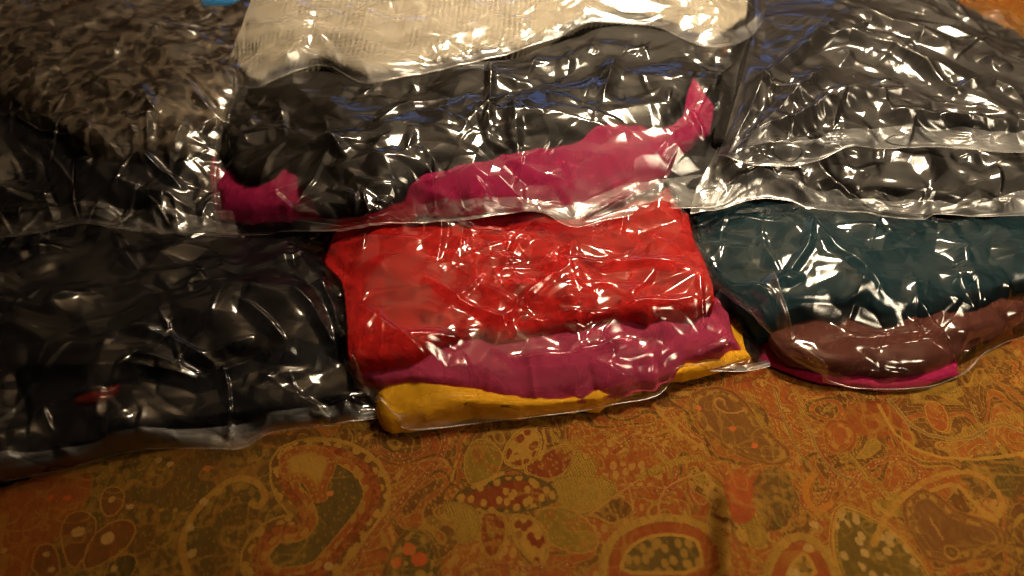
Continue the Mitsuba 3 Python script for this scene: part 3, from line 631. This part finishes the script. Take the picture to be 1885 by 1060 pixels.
G['cream'] = garment('cream_knit_garment', [
    [(424, 120, .088), (452, 146, .090), (478, 162, .092), (505, 142, .094), (590, 116, .097), (630, 132, .098), (684, 150, .098), (740, 138, .099), (840, 118, .101), (915, 100, .102), (950, 104, .103), (1024, 64, .105), (1095, 38, .106), (1150, 32, .106), (1192, 42, .105), (1234, 52, .104), (1278, 70, .100), (1300, 83, .099), (1330, 62, .096), (1372, 36, .090)],
    [(424, 112, .094), (452, 136, .097), (478, 151, .099), (505, 132, .101), (590, 106, .104), (630, 121, .105), (684, 138, .105), (740, 127, .106), (840, 107, .108), (915, 90, .109), (950, 93, .110), (1024, 54, .112), (1095, 28, .113), (1150, 22, .113), (1192, 31, .112), (1234, 41, .110), (1278, 60, .106), (1300, 73, .104), (1330, 52, .100), (1374, 28, .093)],
    [(430, 90, .099), (455, 106, .103), (481, 116, .106), (508, 100, .109), (591, 80, .112), (631, 90, .113), (685, 104, .113), (741, 96, .113), (841, 78, .115), (915, 64, .116), (951, 65, .117), (1025, 30, .119), (1095, 6, .119), (1150, 0, .119), (1193, 8, .118), (1235, 16, .116), (1280, 36, .111), (1301, 46, .109), (1332, 28, .103), (1376, 8, .095)],
    [(440, 60, .104), (462, 70, .110), (486, 76, .114), (512, 66, .117), (592, 50, .120), (632, 56, .121), (686, 66, .121), (742, 60, .121), (842, 46, .122), (916, 34, .122), (952, 34, .122), (1026, 8, .124), (1096, -14, .124), (1150, -20, .124), (1194, -12, .124), (1236, -4, .122), (1282, 8, .116), (1304, 10, .113), (1334, -2, .106), (1378, -16, .097)],
    [(470, -20, .104), (486, -18, .110), (506, -18, .114), (528, -22, .117), (600, -28, .120), (640, -28, .121), (690, -24, .121), (746, -26, .121), (846, -34, .122), (918, -40, .122), (954, -40, .122), (1028, -56, .124), (1098, -70, .124), (1152, -74, .124), (1196, -70, .124), (1238, -64, .122), (1284, -54, .116), (1306, -54, .113), (1336, -58, .106), (1380, -62, .097)],
    [(490, -60, .080), (500, -60, .080), (516, -60, .080), (536, -60, .080), (604, -64, .080), (644, -64, .080), (694, -62, .080), (750, -64, .080), (850, -70, .080), (920, -74, .080), (956, -76, .080), (1030, -86, .080), (1100, -96, .080), (1154, -98, .080), (1198, -96, .080), (1240, -92, .080), (1286, -84, .080), (1308, -86, .080), (1338, -88, .080), (1382, -92, .080)],
], 'cream_knit', 0.078, [(0.04, 0.004), (0.018, 0.0012)], 48, uvs=(112, 60), step=0.0006, crisp=0.08, fold=5)
# back right: two charcoal garments, one over the other
G['charcoal_low'] = garment('charcoal_garment', [
    [(1250, 380, .046), (1400, 350, .048), (1460, 360, .048), (1520, 376, .048), (1600, 384, .048), (1700, 392, .048), (1800, 392, .048), (1890, 380, .048), (2080, 370, .048)],
    [(1250, 356, .055), (1400, 326, .060), (1460, 330, .062), (1520, 344, .062), (1600, 350, .063), (1700, 356, .064), (1800, 356, .064), (1890, 344, .062), (2080, 340, .060)],
    [(1250, 312, .060), (1400, 296, .068), (1460, 296, .070), (1520, 300, .071), (1600, 300, .072), (1700, 304, .072), (1800, 304, .071), (1890, 296, .070), (2080, 290, .068)],
    [(1250, 240, .060), (1400, 230, .068), (1460, 220, .070), (1520, 220, .071), (1600, 220, .072), (1700, 220, .072), (1800, 220, .071), (1890, 220, .070), (2080, 220, .068)],
    [(1250, 120, .056), (1400, 100, .058), (1460, 90, .060), (1520, 90, .060), (1600, 90, .060), (1700, 90, .060), (1800, 100, .060), (1890, 120, .060), (2080, 120, .060)],
], 'black_fabric', 0.001, [(0.05, 0.003), (0.02, 0.0014)], 52)
G['charcoal_top'] = garment('charcoal_garment_001', [
    [(1312, 274, .072), (1380, 280, .072), (1450, 284, .073), (1560, 262, .074), (1660, 256, .074), (1740, 254, .074), (1850, 262, .074), (1960, 262, .072), (2080, 260, .072)],
    [(1312, 256, .080), (1386, 258, .084), (1450, 256, .087), (1560, 232, .089), (1660, 224, .090), (1740, 222, .090), (1850, 230, .090), (1960, 232, .088), (2080, 234, .086)],
    [(1318, 210, .086), (1400, 204, .092), (1460, 190, .096), (1560, 178, .099), (1660, 170, .100), (1740, 168, .100), (1850, 186, .098), (1960, 200, .094), (2080, 200, .090)],
    [(1330, 130, .088), (1420, 110, .095), (1480, 96, .100), (1560, 86, .104), (1660, 84, .105), (1740, 96, .104), (1850, 140, .098), (1960, 160, .094), (2080, 160, .090)],
    [(1346, 50, .088), (1430, 16, .092), (1490, 0, .097), (1560, -10, .100), (1660, -10, .100), (1720, 0, .098), (1800, 40, .092), (1900, 90, .084), (2000, 110, .080)],
    [(1352, 6, .062), (1435, -14, .062), (1495, -24, .062), (1560, -30, .062), (1660, -30, .062), (1715, -20, .062), (1780, 10, .062), (1880, 70, .062), (1980, 90, .062)],
], 'charcoal_fabric', 0.060, [(0.05, 0.0035), (0.02, 0.0014)], 56)
tag('mustard_garment', 'mustard yellow folded garment peeking out lowest at the front middle bag', 'folded clothing')
tag('plum_garment', 'plum purple folded garment lying under the red one in the front bag', 'folded clothing')
tag('red_garment', 'bright red crinkled folded garment on top in the front middle bag', 'folded clothing')
tag('black_garment', 'black folded garment in the front left bag with a red hem showing', 'folded clothing')
tag('magenta_garment', 'thin magenta folded garment lowest under the maroon one at front right', 'folded clothing')
tag('maroon_garment', 'dark maroon brown folded garment under the teal one at front right', 'folded clothing')
tag('teal_garment', 'dark teal folded garment lying on the maroon one at front right', 'folded clothing')
tag('navy_garment', 'near black folded garment directly under the leopard print one', 'folded clothing')
tag('leopard_print_garment', 'brown and black leopard print folded garment at the back left', 'folded clothing')
tag('blue_garment', 'bright blue garment just visible behind leopard print at the top edge', 'folded clothing')
tag('black_jersey_garment', 'black jersey garment with magenta lining turned out along its front edge', 'folded clothing')
tag('cream_knit_garment', 'cream ribbed knit garment folded behind the black jersey', 'folded clothing')
tag('charcoal_garment', 'near black folded garment just behind the teal one', 'folded clothing')
tag('charcoal_garment_001', 'charcoal folded garment at the back right below the blue glints', 'folded clothing')
labels['black_jersey_garment__magenta_lining'] = {'label': 'magenta lining turned out at the front of the black jersey'}
labels['black_garment__red_hem'] = {'label': 'small red edge showing in the black fold'}


# ------------------------------------------------------------------ clear bags
def bag(key, rows, inside, seed, ridges=(), skin='clear_film', busy=12, L=0.052, rough=1.0, step=0.00105, gap=0.0016, curl=0.0045, aniso=1.5, turn=0.0, lean=None, flap=0.029):
    """The upper film of a bag, lying on what the bag holds, with its front edge, and under the front flap the bag's lower film."""
    g = loft(rows, step)
    x, y = g[..., 0], g[..., 1]
    nv, nu = x.shape
    rim = np.minimum(np.minimum(np.arange(nu), nu - 1 - np.arange(nu))[None, :], np.minimum(np.arange(nv), nv - 1 - np.arange(nv))[:, None]) * step
    calm = np.clip(rim / 0.02, 0.3, 1)

    def wrinkle(x, y, sd):
        patch = np.clip(0.42 + 1.3 * nz(x, y, 0.06, sd + 77), 0.0, 1.2)
        per = x.size * step * step / 0.01                          # square decimetres
        return (crumple(x, y, L, 0.22 * rough, sd, aniso, turn) + patch * crumple(x, y, 0.36 * L, 0.34 * rough, sd + 50, aniso, turn)
                + rough * creases(x, y, int(11 * per), sd + 91, lean=lean)
                + patch * rough * creases(x, y, int(busy * per), sd + 92, (0.008, 0.035), (0.0018, 0.0065), (0.25, 0.75), lean))

    H = height_map([G[k] for k in inside])
    soft = gaussian_filter(maximum_filter(H, 7), 4)
    drape = np.where(lookup(maximum_filter(H, 7), x, y) > 0, lookup(soft, x, y) + 0.006, -1)
    z = np.maximum(g[..., 2] - 0.001, drape)
    z = gaussian_filter(z, 2.5) + wrinkle(x, y, seed) * calm + crease(x, y, ridges)
    z = z + curl * np.clip(1 - np.arange(nv)[:, None] * step / 0.028, 0, 1) ** 1.6
    low = lookup(np.where(maximum_filter(H, 3) > 0, gaussian_filter(maximum_filter(H, 3), 1.2), -1), x, y) + gap
    over = low - z                                                 # the film is pushed up softly where it would go into what it covers
    z = np.where(low > 0.002, z + 0.5 * (over + np.sqrt(over * over + 0.0012 ** 2)), z)
    g = np.stack([x, y, z], -1)
    G[key] = g
    add(key, sheet(g), skin)
    k = int(flap / step)
    under = g[:k].copy()
    t = (np.arange(k) / k)[:, None]
    under[..., 2] -= 0.0008 + 0.004 * t - 0.6 * wrinkle(under[..., 0] + 0.3, under[..., 1], seed + 5) * np.clip(t * 3, 0, 1)
    add(key + '__lower_film', sheet(under), 'flap_film')
    e = g[0, ::2]
    add(key + '__welded_edge', rod(e + [0, -0.0002, 0], 0.00045), 'film_edge')
    return g


def rod(p, r, sides=6):
    t = np.gradient(p, axis=0)
    t /= np.linalg.norm(t, axis=1, keepdims=True)
    a = np.cross(t, [0, 0, 1.0])
    a /= np.linalg.norm(a, axis=1, keepdims=True)
    b = np.cross(a, t)
    w = np.arange(sides) * 2 * math.pi / sides
    v = p[:, None] + r * (np.cos(w)[None, :, None] * a[:, None] + np.sin(w)[None, :, None] * b[:, None])
    i, j = np.meshgrid(np.arange(len(p) - 1), np.arange(sides), indexing='ij')
    q = np.stack([i * sides + j, i * sides + (j + 1) % sides, (i + 1) * sides + (j + 1) % sides, (i + 1) * sides + j], -1).reshape(-1, 4)
    return v.reshape(-1, 3), q


bag('clear_bag', [   # front middle
    [(640, 690, .003), (700, 760, .003), (760, 800, .002), (860, 786, .002), (1000, 772, .002), (1120, 756, .002), (1205, 738, .002), (1245, 704, .003), (1300, 690, .003), (1350, 690, .003), (1418, 676, .003)],
    [(628, 650, .030), (690, 716, .032), (770, 716, .034), (860, 724, .030), (1000, 726, .026), (1120, 712, .026), (1210, 690, .024), (1255, 662, .022), (1300, 650, .020), (1350, 644, .016), (1410, 640, .010)],
    [(618, 600, .044), (690, 640, .052), (770, 622, .054), (860, 590, .054), (940, 592, .052), (1050, 572, .052), (1150, 560, .052), (1250, 552, .050), (1310, 550, .044), (1350, 560, .030), (1400, 590, .014)],
    [(605, 520, .046), (680, 520, .056), (770, 500, .058), (860, 500, .057), (940, 500, .053), (1050, 485, .055), (1150, 475, .058), (1220, 470, .060), (1290, 470, .052), (1335, 500, .038), (1372, 540, .022)],
    [(590, 470, .042), (660, 440, .054), (740, 428, .058), (830, 424, .058), (940, 436, .052), (1050, 425, .054), (1150, 400, .060), (1220, 380, .064), (1265, 400, .056), (1300, 430, .046), (1340, 470, .034)],
    [(600, 430, .034), (670, 405, .040), (740, 398, .042), (830, 396, .042), (940, 398, .040), (1050, 390, .042), (1150, 375, .046), (1220, 360, .048), (1262, 370, .044), (1290, 390, .040), (1320, 420, .034)],
], ['mustard', 'plum', 'red'], 101, busy=18, flap=0.012, L=0.042, rough=1.15, ridges=[
    ([(790, 520, .055), (850, 560, .055), (925, 595, .05)], .006, .006), ([(925, 595, .05), (980, 550, .05), (1045, 505, .055)], .005, .006),
    ([(930, 500, .055), (1060, 492, .056), (1180, 488, .058), (1270, 500, .055)], .004, .008), ([(960, 600, .048), (1100, 585, .048), (1270, 565, .045)], .006, .006),
    ([(950, 680, .03), (1060, 672, .03), (1160, 650, .03)], .005, .006), ([(720, 660, .04), (850, 640, .04)], .005, .008)])
bag('clear_bag_001', [   # front left
    [(-200, 945, .002), (-80, 915, .002), (0, 896, .002), (70, 880, .002), (140, 866, .002), (230, 842, .002), (330, 832, .002), (430, 832, .002), (510, 800, .002), (600, 790, .003), (700, 772, .003), (730, 762, .004)],
    [(-200, 890, .026), (-80, 860, .027), (0, 840, .027), (70, 824, .028), (140, 812, .028), (230, 794, .027), (330, 780, .024), (430, 768, .022), (510, 752, .022), (600, 740, .022), (690, 728, .020), (712, 724, .016)],
    [(-200, 800, .032), (-80, 780, .032), (0, 764, .032), (70, 752, .033), (140, 744, .034), (230, 730, .034), (330, 718, .034), (430, 700, .034), (510, 686, .034), (600, 680, .030), (660, 680, .026), (690, 690, .022)],
    [(-200, 680, .044), (-80, 670, .046), (0, 660, .047), (70, 650, .048), (140, 640, .049), (230, 634, .050), (330, 634, .050), (430, 612, .051), (510, 590, .051), (580, 576, .048), (630, 590, .042), (664, 620, .034)],
    [(-200, 560, .047), (-80, 560, .049), (0, 556, .050), (70, 550, .051), (140, 550, .051), (230, 550, .051), (330, 546, .051), (430, 536, .052), (510, 524, .052), (580, 505, .050), (625, 500, .046), (650, 520, .040)],
    [(-200, 440, .042), (-80, 440, .044), (0, 440, .044), (70, 440, .045), (140, 440, .045), (230, 440, .045), (330, 440, .045), (430, 440, .045), (510, 440, .044), (570, 450, .042), (610, 460, .038), (628, 480, .032)],
    [(-200, 340, .036), (-80, 340, .036), (0, 340, .036), (70, 340, .036), (140, 340, .036), (230, 340, .036), (330, 340, .036), (430, 345, .036), (510, 350, .036), (560, 365, .034), (600, 390, .032), (610, 410, .030)],
], ['black_l', 'hem'], 131, busy=6, L=0.065, rough=1.3, ridges=[
    ([(236, 673, .045), (300, 680, .044), (358, 687, .044), (420, 668, .045), (475, 636, .05)], .006, .008), ([(240, 600, .052), (320, 620, .052), (390, 655, .05)], .005, .007),
    ([(590, 510, .05), (612, 560, .05), (630, 615, .045)], .006, .007), ([(540, 540, .05), (580, 570, .05), (612, 620, .045)], .006, .009)])
bag('clear_bag_002', [   # front right
    [(1398, 582, .006), (1432, 650, .003), (1476, 684, .003), (1530, 708, .003), (1580, 722, .003), (1640, 724, .003), (1700, 718, .003), (1770, 692, .003), (1812, 655, .003), (1890, 622, .003), (2080, 590, .003)],
    [(1372, 570, .022), (1420, 624, .022), (1470, 660, .022), (1530, 678, .022), (1580, 684, .022), (1640, 684, .022), (1700, 676, .022), (1760, 652, .020), (1805, 626, .020), (1890, 586, .020), (2080, 556, .020)],
    [(1340, 545, .036), (1400, 590, .038), (1460, 590, .040), (1530, 590, .042), (1590, 590, .042), (1640, 600, .040), (1700, 590, .040), (1750, 575, .040), (1800, 560, .040), (1890, 530, .040), (2080, 510, .040)],
    [(1300, 515, .044), (1370, 540, .049), (1430, 540, .053), (1500, 530, .056), (1580, 526, .056), (1640, 530, .054), (1700, 520, .053), (1750, 510, .053), (1800, 500, .053), (1890, 480, .053), (2080, 470, .053)],
    [(1276, 470, .046), (1350, 470, .052), (1420, 460, .055), (1490, 450, .057), (1570, 446, .057), (1640, 446, .056), (1700, 440, .055), (1750, 436, .054), (1800, 430, .054), (1890, 430, .054), (2080, 420, .054)],
    [(1270, 400, .040), (1350, 380, .044), (1420, 375, .046), (1490, 370, .046), (1570, 370, .046), (1640, 370, .046), (1700, 370, .046), (1750, 370, .046), (1800, 370, .046), (1890, 370, .046), (2080, 370, .046)],
], ['magenta_r', 'maroon', 'teal'], 151, flap=0.006, rough=1.2, ridges=[
    ([(1515, 635, .03), (1620, 628, .03), (1720, 612, .03)], .006, .007), ([(1440, 520, .055), (1480, 470, .056), (1490, 420, .056)], .005, .006),
    ([(1490, 420, .056), (1530, 470, .056), (1640, 540, .054)], .005, .007), ([(1700, 560, .045), (1735, 610, .035), (1760, 655, .02)], .007, .007),
    ([(1290, 470, .05), (1340, 535, .045), (1400, 578, .03), (1440, 640, .015)], .004, .008)])
bag('clear_bag_003', [   # back left
    [(-200, 470, .050), (-60, 456, .050), (0, 446, .050), (71, 436, .050), (156, 420, .052), (236, 433, .051), (320, 441, .050), (400, 442, .050), (440, 440, .050)],
    [(-200, 410, .056), (-60, 400, .057), (0, 394, .058), (71, 386, .058), (156, 376, .060), (236, 384, .060), (320, 390, .058), (400, 394, .056), (432, 400, .054)],
    [(-200, 330, .076), (-60, 320, .077), (0, 314, .078), (71, 308, .078), (156, 306, .080), (236, 310, .080), (320, 306, .078), (390, 310, .074), (425, 320, .066)],
    [(-200, 200, .090), (-60, 210, .090), (0, 220, .091), (71, 240, .092), (156, 260, .093), (236, 260, .094), (320, 250, .094), (400, 240, .090), (444, 220, .084)],
    [(-200, 100, .102), (-60, 110, .102), (0, 126, .103), (71, 150, .104), (156, 180, .105), (236, 186, .105), (320, 180, .104), (400, 165, .101), (462, 150, .094)],
    [(-200, 20, .106), (-60, 30, .107), (0, 40, .108), (71, 56, .109), (156, 76, .110), (236, 80, .110), (320, 78, .109), (400, 70, .107), (486, 60, .100)],
    [(-200, -70, .102), (-60, -60, .102), (0, -46, .103), (71, -30, .104), (156, -14, .104), (236, -8, .104), (320, -2, .103), (400, 4, .101), (490, 6, .096)],
], ['navy', 'leopard'], 171, skin='hazy_film', rough=1.15, ridges=[
    ([(265, 165, .105), (275, 195, .105), (290, 205, .105)], .006, .008), ([(210, 225, .10), (280, 210, .103)], .005, .006), ([(265, 245, .10), (275, 215, .10)], .006, .008),
    ([(270, 298, .08), (300, 318, .078), (328, 335, .075)], .007, .007), ([(165, 38, .11), (290, 42, .11), (410, 32, .107)], .005, .007)])
bag('clear_bag_004', [   # back middle
    [(400, 436, .050), (472, 440, .052), (566, 434, .058), (679, 424, .058), (790, 418, .050), (879, 412, .050), (948, 398, .051), (993, 403, .052), (1053, 427, .052), (1100, 416, .052), (1153, 407, .052), (1230, 392, .052), (1316, 388, .052), (1345, 370, .052)],
    [(396, 396, .058), (472, 406, .066), (566, 404, .077), (679, 402, .077), (790, 384, .062), (879, 376, .062), (948, 366, .063), (993, 366, .063), (1053, 376, .062), (1100, 364, .062), (1153, 350, .064), (1230, 330, .066), (1310, 322, .064), (1345, 310, .062)],
    [(392, 330, .072), (472, 350, .084), (566, 352, .088), (679, 350, .088), (790, 326, .083), (879, 314, .084), (948, 302, .084), (993, 294, .085), (1053, 286, .086), (1100, 276, .087), (1153, 262, .089), (1230, 246, .090), (1306, 234, .086), (1350, 226, .080)],
    [(400, 250, .088), (472, 252, .096), (566, 254, .099), (679, 254, .100), (790, 244, .101), (879, 230, .102), (948, 216, .104), (993, 206, .105), (1053, 196, .106), (1100, 184, .107), (1153, 172, .107), (1230, 156, .106), (1300, 150, .101), (1356, 146, .094)],
    [(420, 180, .094), (480, 184, .100), (570, 180, .103), (680, 180, .104), (790, 170, .105), (880, 156, .106), (948, 144, .107), (993, 132, .108), (1053, 122, .109), (1100, 110, .110), (1153, 100, .110), (1230, 96, .109), (1300, 104, .105), (1370, 96, .098)],
    [(430, 130, .096), (484, 140, .102), (576, 128, .106), (684, 140, .107), (792, 126, .108), (880, 112, .109), (950, 104, .110), (996, 86, .112), (1056, 66, .114), (1104, 50, .115), (1156, 44, .115), (1232, 58, .112), (1304, 78, .108), (1386, 56, .102)],
], ['magenta_m', 'jersey'], 191, rough=0.9, skin='hazy_film', ridges=[
    ([(700, 236, .10), (760, 200, .10), (830, 182, .104)], .005, .007), ([(1053, 427, .052), (1000, 402, .054), (960, 392, .056)], .004, .006),
    ([(1080, 405, .054), (1160, 370, .058)], .006, .006), ([(1270, 215, .09), (1300, 240, .088)], .005, .006), ([(600, 270, .098), (630, 300, .09)], .006, .008),
    ([(1110, 180, .107), (1130, 110, .11)], .006, .012), ([(900, 240, .10), (905, 120, .106)], .004, .006)])
bag('clear_bag_005', [   # cream knit
    [(416, 130, .094), (476, 170, .096), (505, 156, .099), (590, 130, .101), (684, 162, .102), (740, 150, .103), (915, 110, .106), (1024, 76, .110), (1095, 48, .111), (1192, 52, .110), (1300, 94, .105), (1404, 44, .100)],
    [(430, 86, .108), (480, 116, .114), (510, 104, .117), (592, 84, .119), (686, 106, .120), (742, 98, .121), (916, 66, .122), (1026, 34, .124), (1096, 6, .125), (1194, 8, .124), (1302, 44, .119), (1410, 6, .110)],
    [(450, 30, .112), (490, 44, .119), (516, 40, .122), (596, 24, .125), (688, 34, .126), (744, 30, .126), (918, 8, .127), (1028, -16, .128), (1098, -34, .129), (1196, -34, .128), (1304, -12, .124), (1414, -40, .114)],
    [(480, -40, .110), (510, -40, .117), (532, -40, .120), (606, -46, .123), (696, -46, .124), (752, -48, .124), (922, -62, .125), (1032, -80, .126), (1102, -92, .127), (1200, -94, .126), (1308, -80, .122), (1418, -90, .112)],
], ['cream'], 211, skin='hazy_film')
bag('clear_bag_006', [   # back right, lower
    [(1270, 398, .050), (1313, 393, .050), (1400, 372, .053), (1454, 378, .053), (1487, 392, .051), (1600, 400, .051), (1695, 410, .051), (1720, 400, .052), (1800, 408, .052), (1890, 404, .052), (2080, 400, .052)],
    [(1280, 350, .064), (1320, 340, .066), (1400, 320, .068), (1454, 326, .069), (1487, 346, .068), (1600, 352, .069), (1695, 358, .070), (1720, 356, .070), (1800, 358, .070), (1890, 352, .069), (2080, 350, .068)],
    [(1310, 296, .072), (1340, 292, .074), (1400, 290, .076), (1454, 292, .077), (1487, 296, .077), (1600, 300, .078), (1695, 302, .078), (1720, 302, .078), (1800, 302, .078), (1890, 300, .077), (2080, 300, .076)],
    [(1325, 262, .072), (1350, 260, .073), (1400, 258, .074), (1454, 256, .075), (1487, 256, .075), (1600, 260, .076), (1695, 262, .076), (1720, 262, .076), (1800, 262, .076), (1890, 262, .075), (2080, 262, .074)],
], ['charcoal_low'], 231, skin='hazy_film', rough=1.1, ridges=[([(1500, 300, .078), (1540, 340, .072), (1600, 380, .06)], .006, .010), ([(1290, 372, .06), (1360, 330, .066), (1420, 300, .075)], .007, .010)])
bag('clear_bag_007', [   # back right, upper
    [(1318, 290, .080), (1363, 310, .080), (1446, 314, .080), (1570, 284, .082), (1653, 280, .082), (1736, 276, .082), (1861, 288, .082), (1960, 290, .080), (2080, 290, .080)],
    [(1330, 262, .090), (1376, 266, .092), (1450, 258, .095), (1570, 236, .097), (1653, 230, .098), (1736, 228, .098), (1861, 240, .097), (1960, 246, .094), (2080, 250, .092)],
    [(1346, 210, .096), (1396, 200, .100), (1460, 184, .104), (1570, 170, .107), (1653, 164, .108), (1736, 164, .108), (1861, 184, .106), (1960, 196, .102), (2080, 204, .098)],
    [(1372, 120, .098), (1420, 100, .103), (1480, 86, .108), (1570, 76, .112), (1653, 76, .113), (1736, 88, .112), (1861, 134, .106), (1960, 156, .102), (2080, 164, .098)],
    [(1390, 30, .098), (1436, 8, .102), (1490, -8, .106), (1570, -16, .109), (1653, -16, .109), (1730, -6, .107), (1820, 30, .100), (1910, 80, .092), (2010, 100, .086)],
    [(1380, 0, .080), (1440, -24, .080), (1495, -40, .080), (1570, -46, .080), (1660, -44, .080), (1740, -30, .080), (1850, 10, .074), (1940, 64, .070), (2030, 84, .070)],
], ['charcoal_top'], 251, skin='hazy_film', rough=1.1, turn=-0.6, aniso=2.2, ridges=[
    ([(1340, 286, .085), (1372, 230, .094), (1400, 160, .102)], .009, .010), ([(1350, 290, .085), (1450, 240, .096), (1540, 180, .108)], .012, .014), ([(1360, 292, .085), (1480, 268, .094), (1600, 250, .098)], .008, .009), ([(1410, 150, .104), (1470, 100, .108), (1530, 60, .11)], .010, .012), ([(1560, 30, .11), (1640, 50, .112), (1720, 80, .11)], .008, .010), ([(1640, 200, .106), (1740, 205, .105), (1850, 225, .1)], .008, .010),
    ([(1370, 280, .09), (1440, 210, .10), (1520, 130, .108)], .010, .016), ([(1420, 80, .104), (1490, 86, .108), (1560, 72, .112), (1640, 84, .113), (1700, 120, .11), (1760, 170, .107)], .008, .009),
    ([(1480, 185, .103), (1560, 172, .107), (1660, 165, .108), (1800, 190, .107)], .006, .010), ([(1760, 165, .107), (1830, 155, .105), (1880, 185, .104)], .007, .008)])
for k, text in [('clear_bag', 'clear plastic bag around the red, plum and mustard garments'), ('clear_bag_001', 'clear plastic bag around the black garment at front left'),
                ('clear_bag_002', 'clear plastic bag around the teal and maroon garments'), ('clear_bag_003', 'clear plastic bag with a front flap around the leopard print garment'),
                ('clear_bag_004', 'clear plastic bag around the black jersey with magenta lining'), ('clear_bag_005', 'clear plastic bag around the cream knit garment'),
                ('clear_bag_006', 'lower clear plastic bag at back right directly behind the teal garment'), ('clear_bag_007', 'upper clear plastic bag at back right with blue glints at its rear')]:
    tag(k, text, 'plastic bag', 'clear bags of folded clothes')

# ------------------------------------------------------------------ unseen, placed to light the clothes: two lamps, a blue source, wall and ceiling
scene['ceiling_paint'] = {'type': 'twosided', 'bsdf': {'type': 'diffuse', 'reflectance': rgb(0.13, 0.10, 0.07)}}
scene['wall_paint'] = {'type': 'twosided', 'bsdf': {'type': 'diffuse', 'reflectance': rgb(0.72, 0.64, 0.52)}}


def area(power, col):
    return {'type': 'area', 'radiance': rgb(*(power * np.asarray(col)).tolist())}


def block(key, lo, hi, bsdf, emitter=None):
    lo, hi = np.array(lo, float), np.array(hi, float)
    scene[key] = {'type': 'cube', 'to_world': T().translate(((lo + hi) / 2).tolist()).scale(((hi - lo) / 2).tolist()), 'bsdf': {'type': 'ref', 'id': bsdf}}


scene['unseen_pendant_lamp__bulb'] = {'type': 'sphere', 'center': list(LAMP_AT), 'radius': 0.07, 'bsdf': {'type': 'diffuse', 'reflectance': rgb(0.5, 0.5, 0.5)}, 'emitter': area(330.0, WARM)}  # lamp out of view, placed to light the clothes and glint on the film
labels['unseen_pendant_lamp'] = {'label': 'unseen shaded lamp out of view above the back right, placed to light the clothes', 'category': 'lamp'}


def frustum(r0, r1, h, n=48):
    w = np.arange(n) * 2 * math.pi / n
    ring = np.stack([np.cos(w), np.sin(w), 0 * w], 1)
    v = np.vstack([ring * r0, ring * r1 + [0, 0, h]]) + np.array(LAMP_AT) - [0, 0, 0.32]
    i = np.arange(n)
    j = (i + 1) % n
    return v, np.stack([i, j, j + n, i + n], 1)


outer, inner = frustum(0.155, 0.12, 0.36), frustum(0.152, 0.117, 0.36)
scene['unseen_pendant_lamp__shade'] = mikit.ply(outer, 'wall_paint', smooth=True, emitter=area(SHADE, WARM))  # unseen shade: its glow shows in the film, its rim dims the front left
scene['unseen_pendant_lamp__liner'] = mikit.ply((inner[0], inner[1][:, ::-1]), 'wall_paint', smooth=True)
scene['unseen_lamp_right'] = {'type': 'sphere', 'center': [1.0, -0.12, 0.95], 'radius': 0.12, 'bsdf': {'type': 'diffuse', 'reflectance': rgb(0.5, 0.5, 0.5)}, 'emitter': area(FILL, WARM)}  # lamp out of view, placed to light the front faces from the right
tag('unseen_lamp_right', 'unseen glowing globe out of view right of the camera, placed to light the front faces', 'lamp')
block('ceiling', (-4.5, -1.5, 2.05), (4.5, 2.3, 2.1), 'ceiling_paint')  # out of view, toned dark so that film over black mirrors little
block('wall', (-4.5, 2.1, -0.8), (4.5, 2.15, 2.05), 'wall_paint')  # out of view, set near and bright for the grey veil on the rear film
for k in ('ceiling', 'wall'):
    labels[k] = {'label': f'unseen plain {k}', 'category': k, 'kind': 'structure'}
scene['unseen_blue_source'] = {'type': 'rectangle', 'to_world': T().translate([0.1, 2.08, 0.42]).rotate([1, 0, 0], 90).scale([0.5, 0.06, 1]), 'bsdf': {'type': 'diffuse', 'reflectance': rgb(0.1, 0.1, 0.1)},
                   'emitter': area(2.2, (0.16, 0.38, 1.0))}  # out of view, a low strip placed for blue glints on the rear film
tag('unseen_blue_source', 'unseen blue source out of view far behind, placed for the blue glints on the film', 'unseen_blue_source')
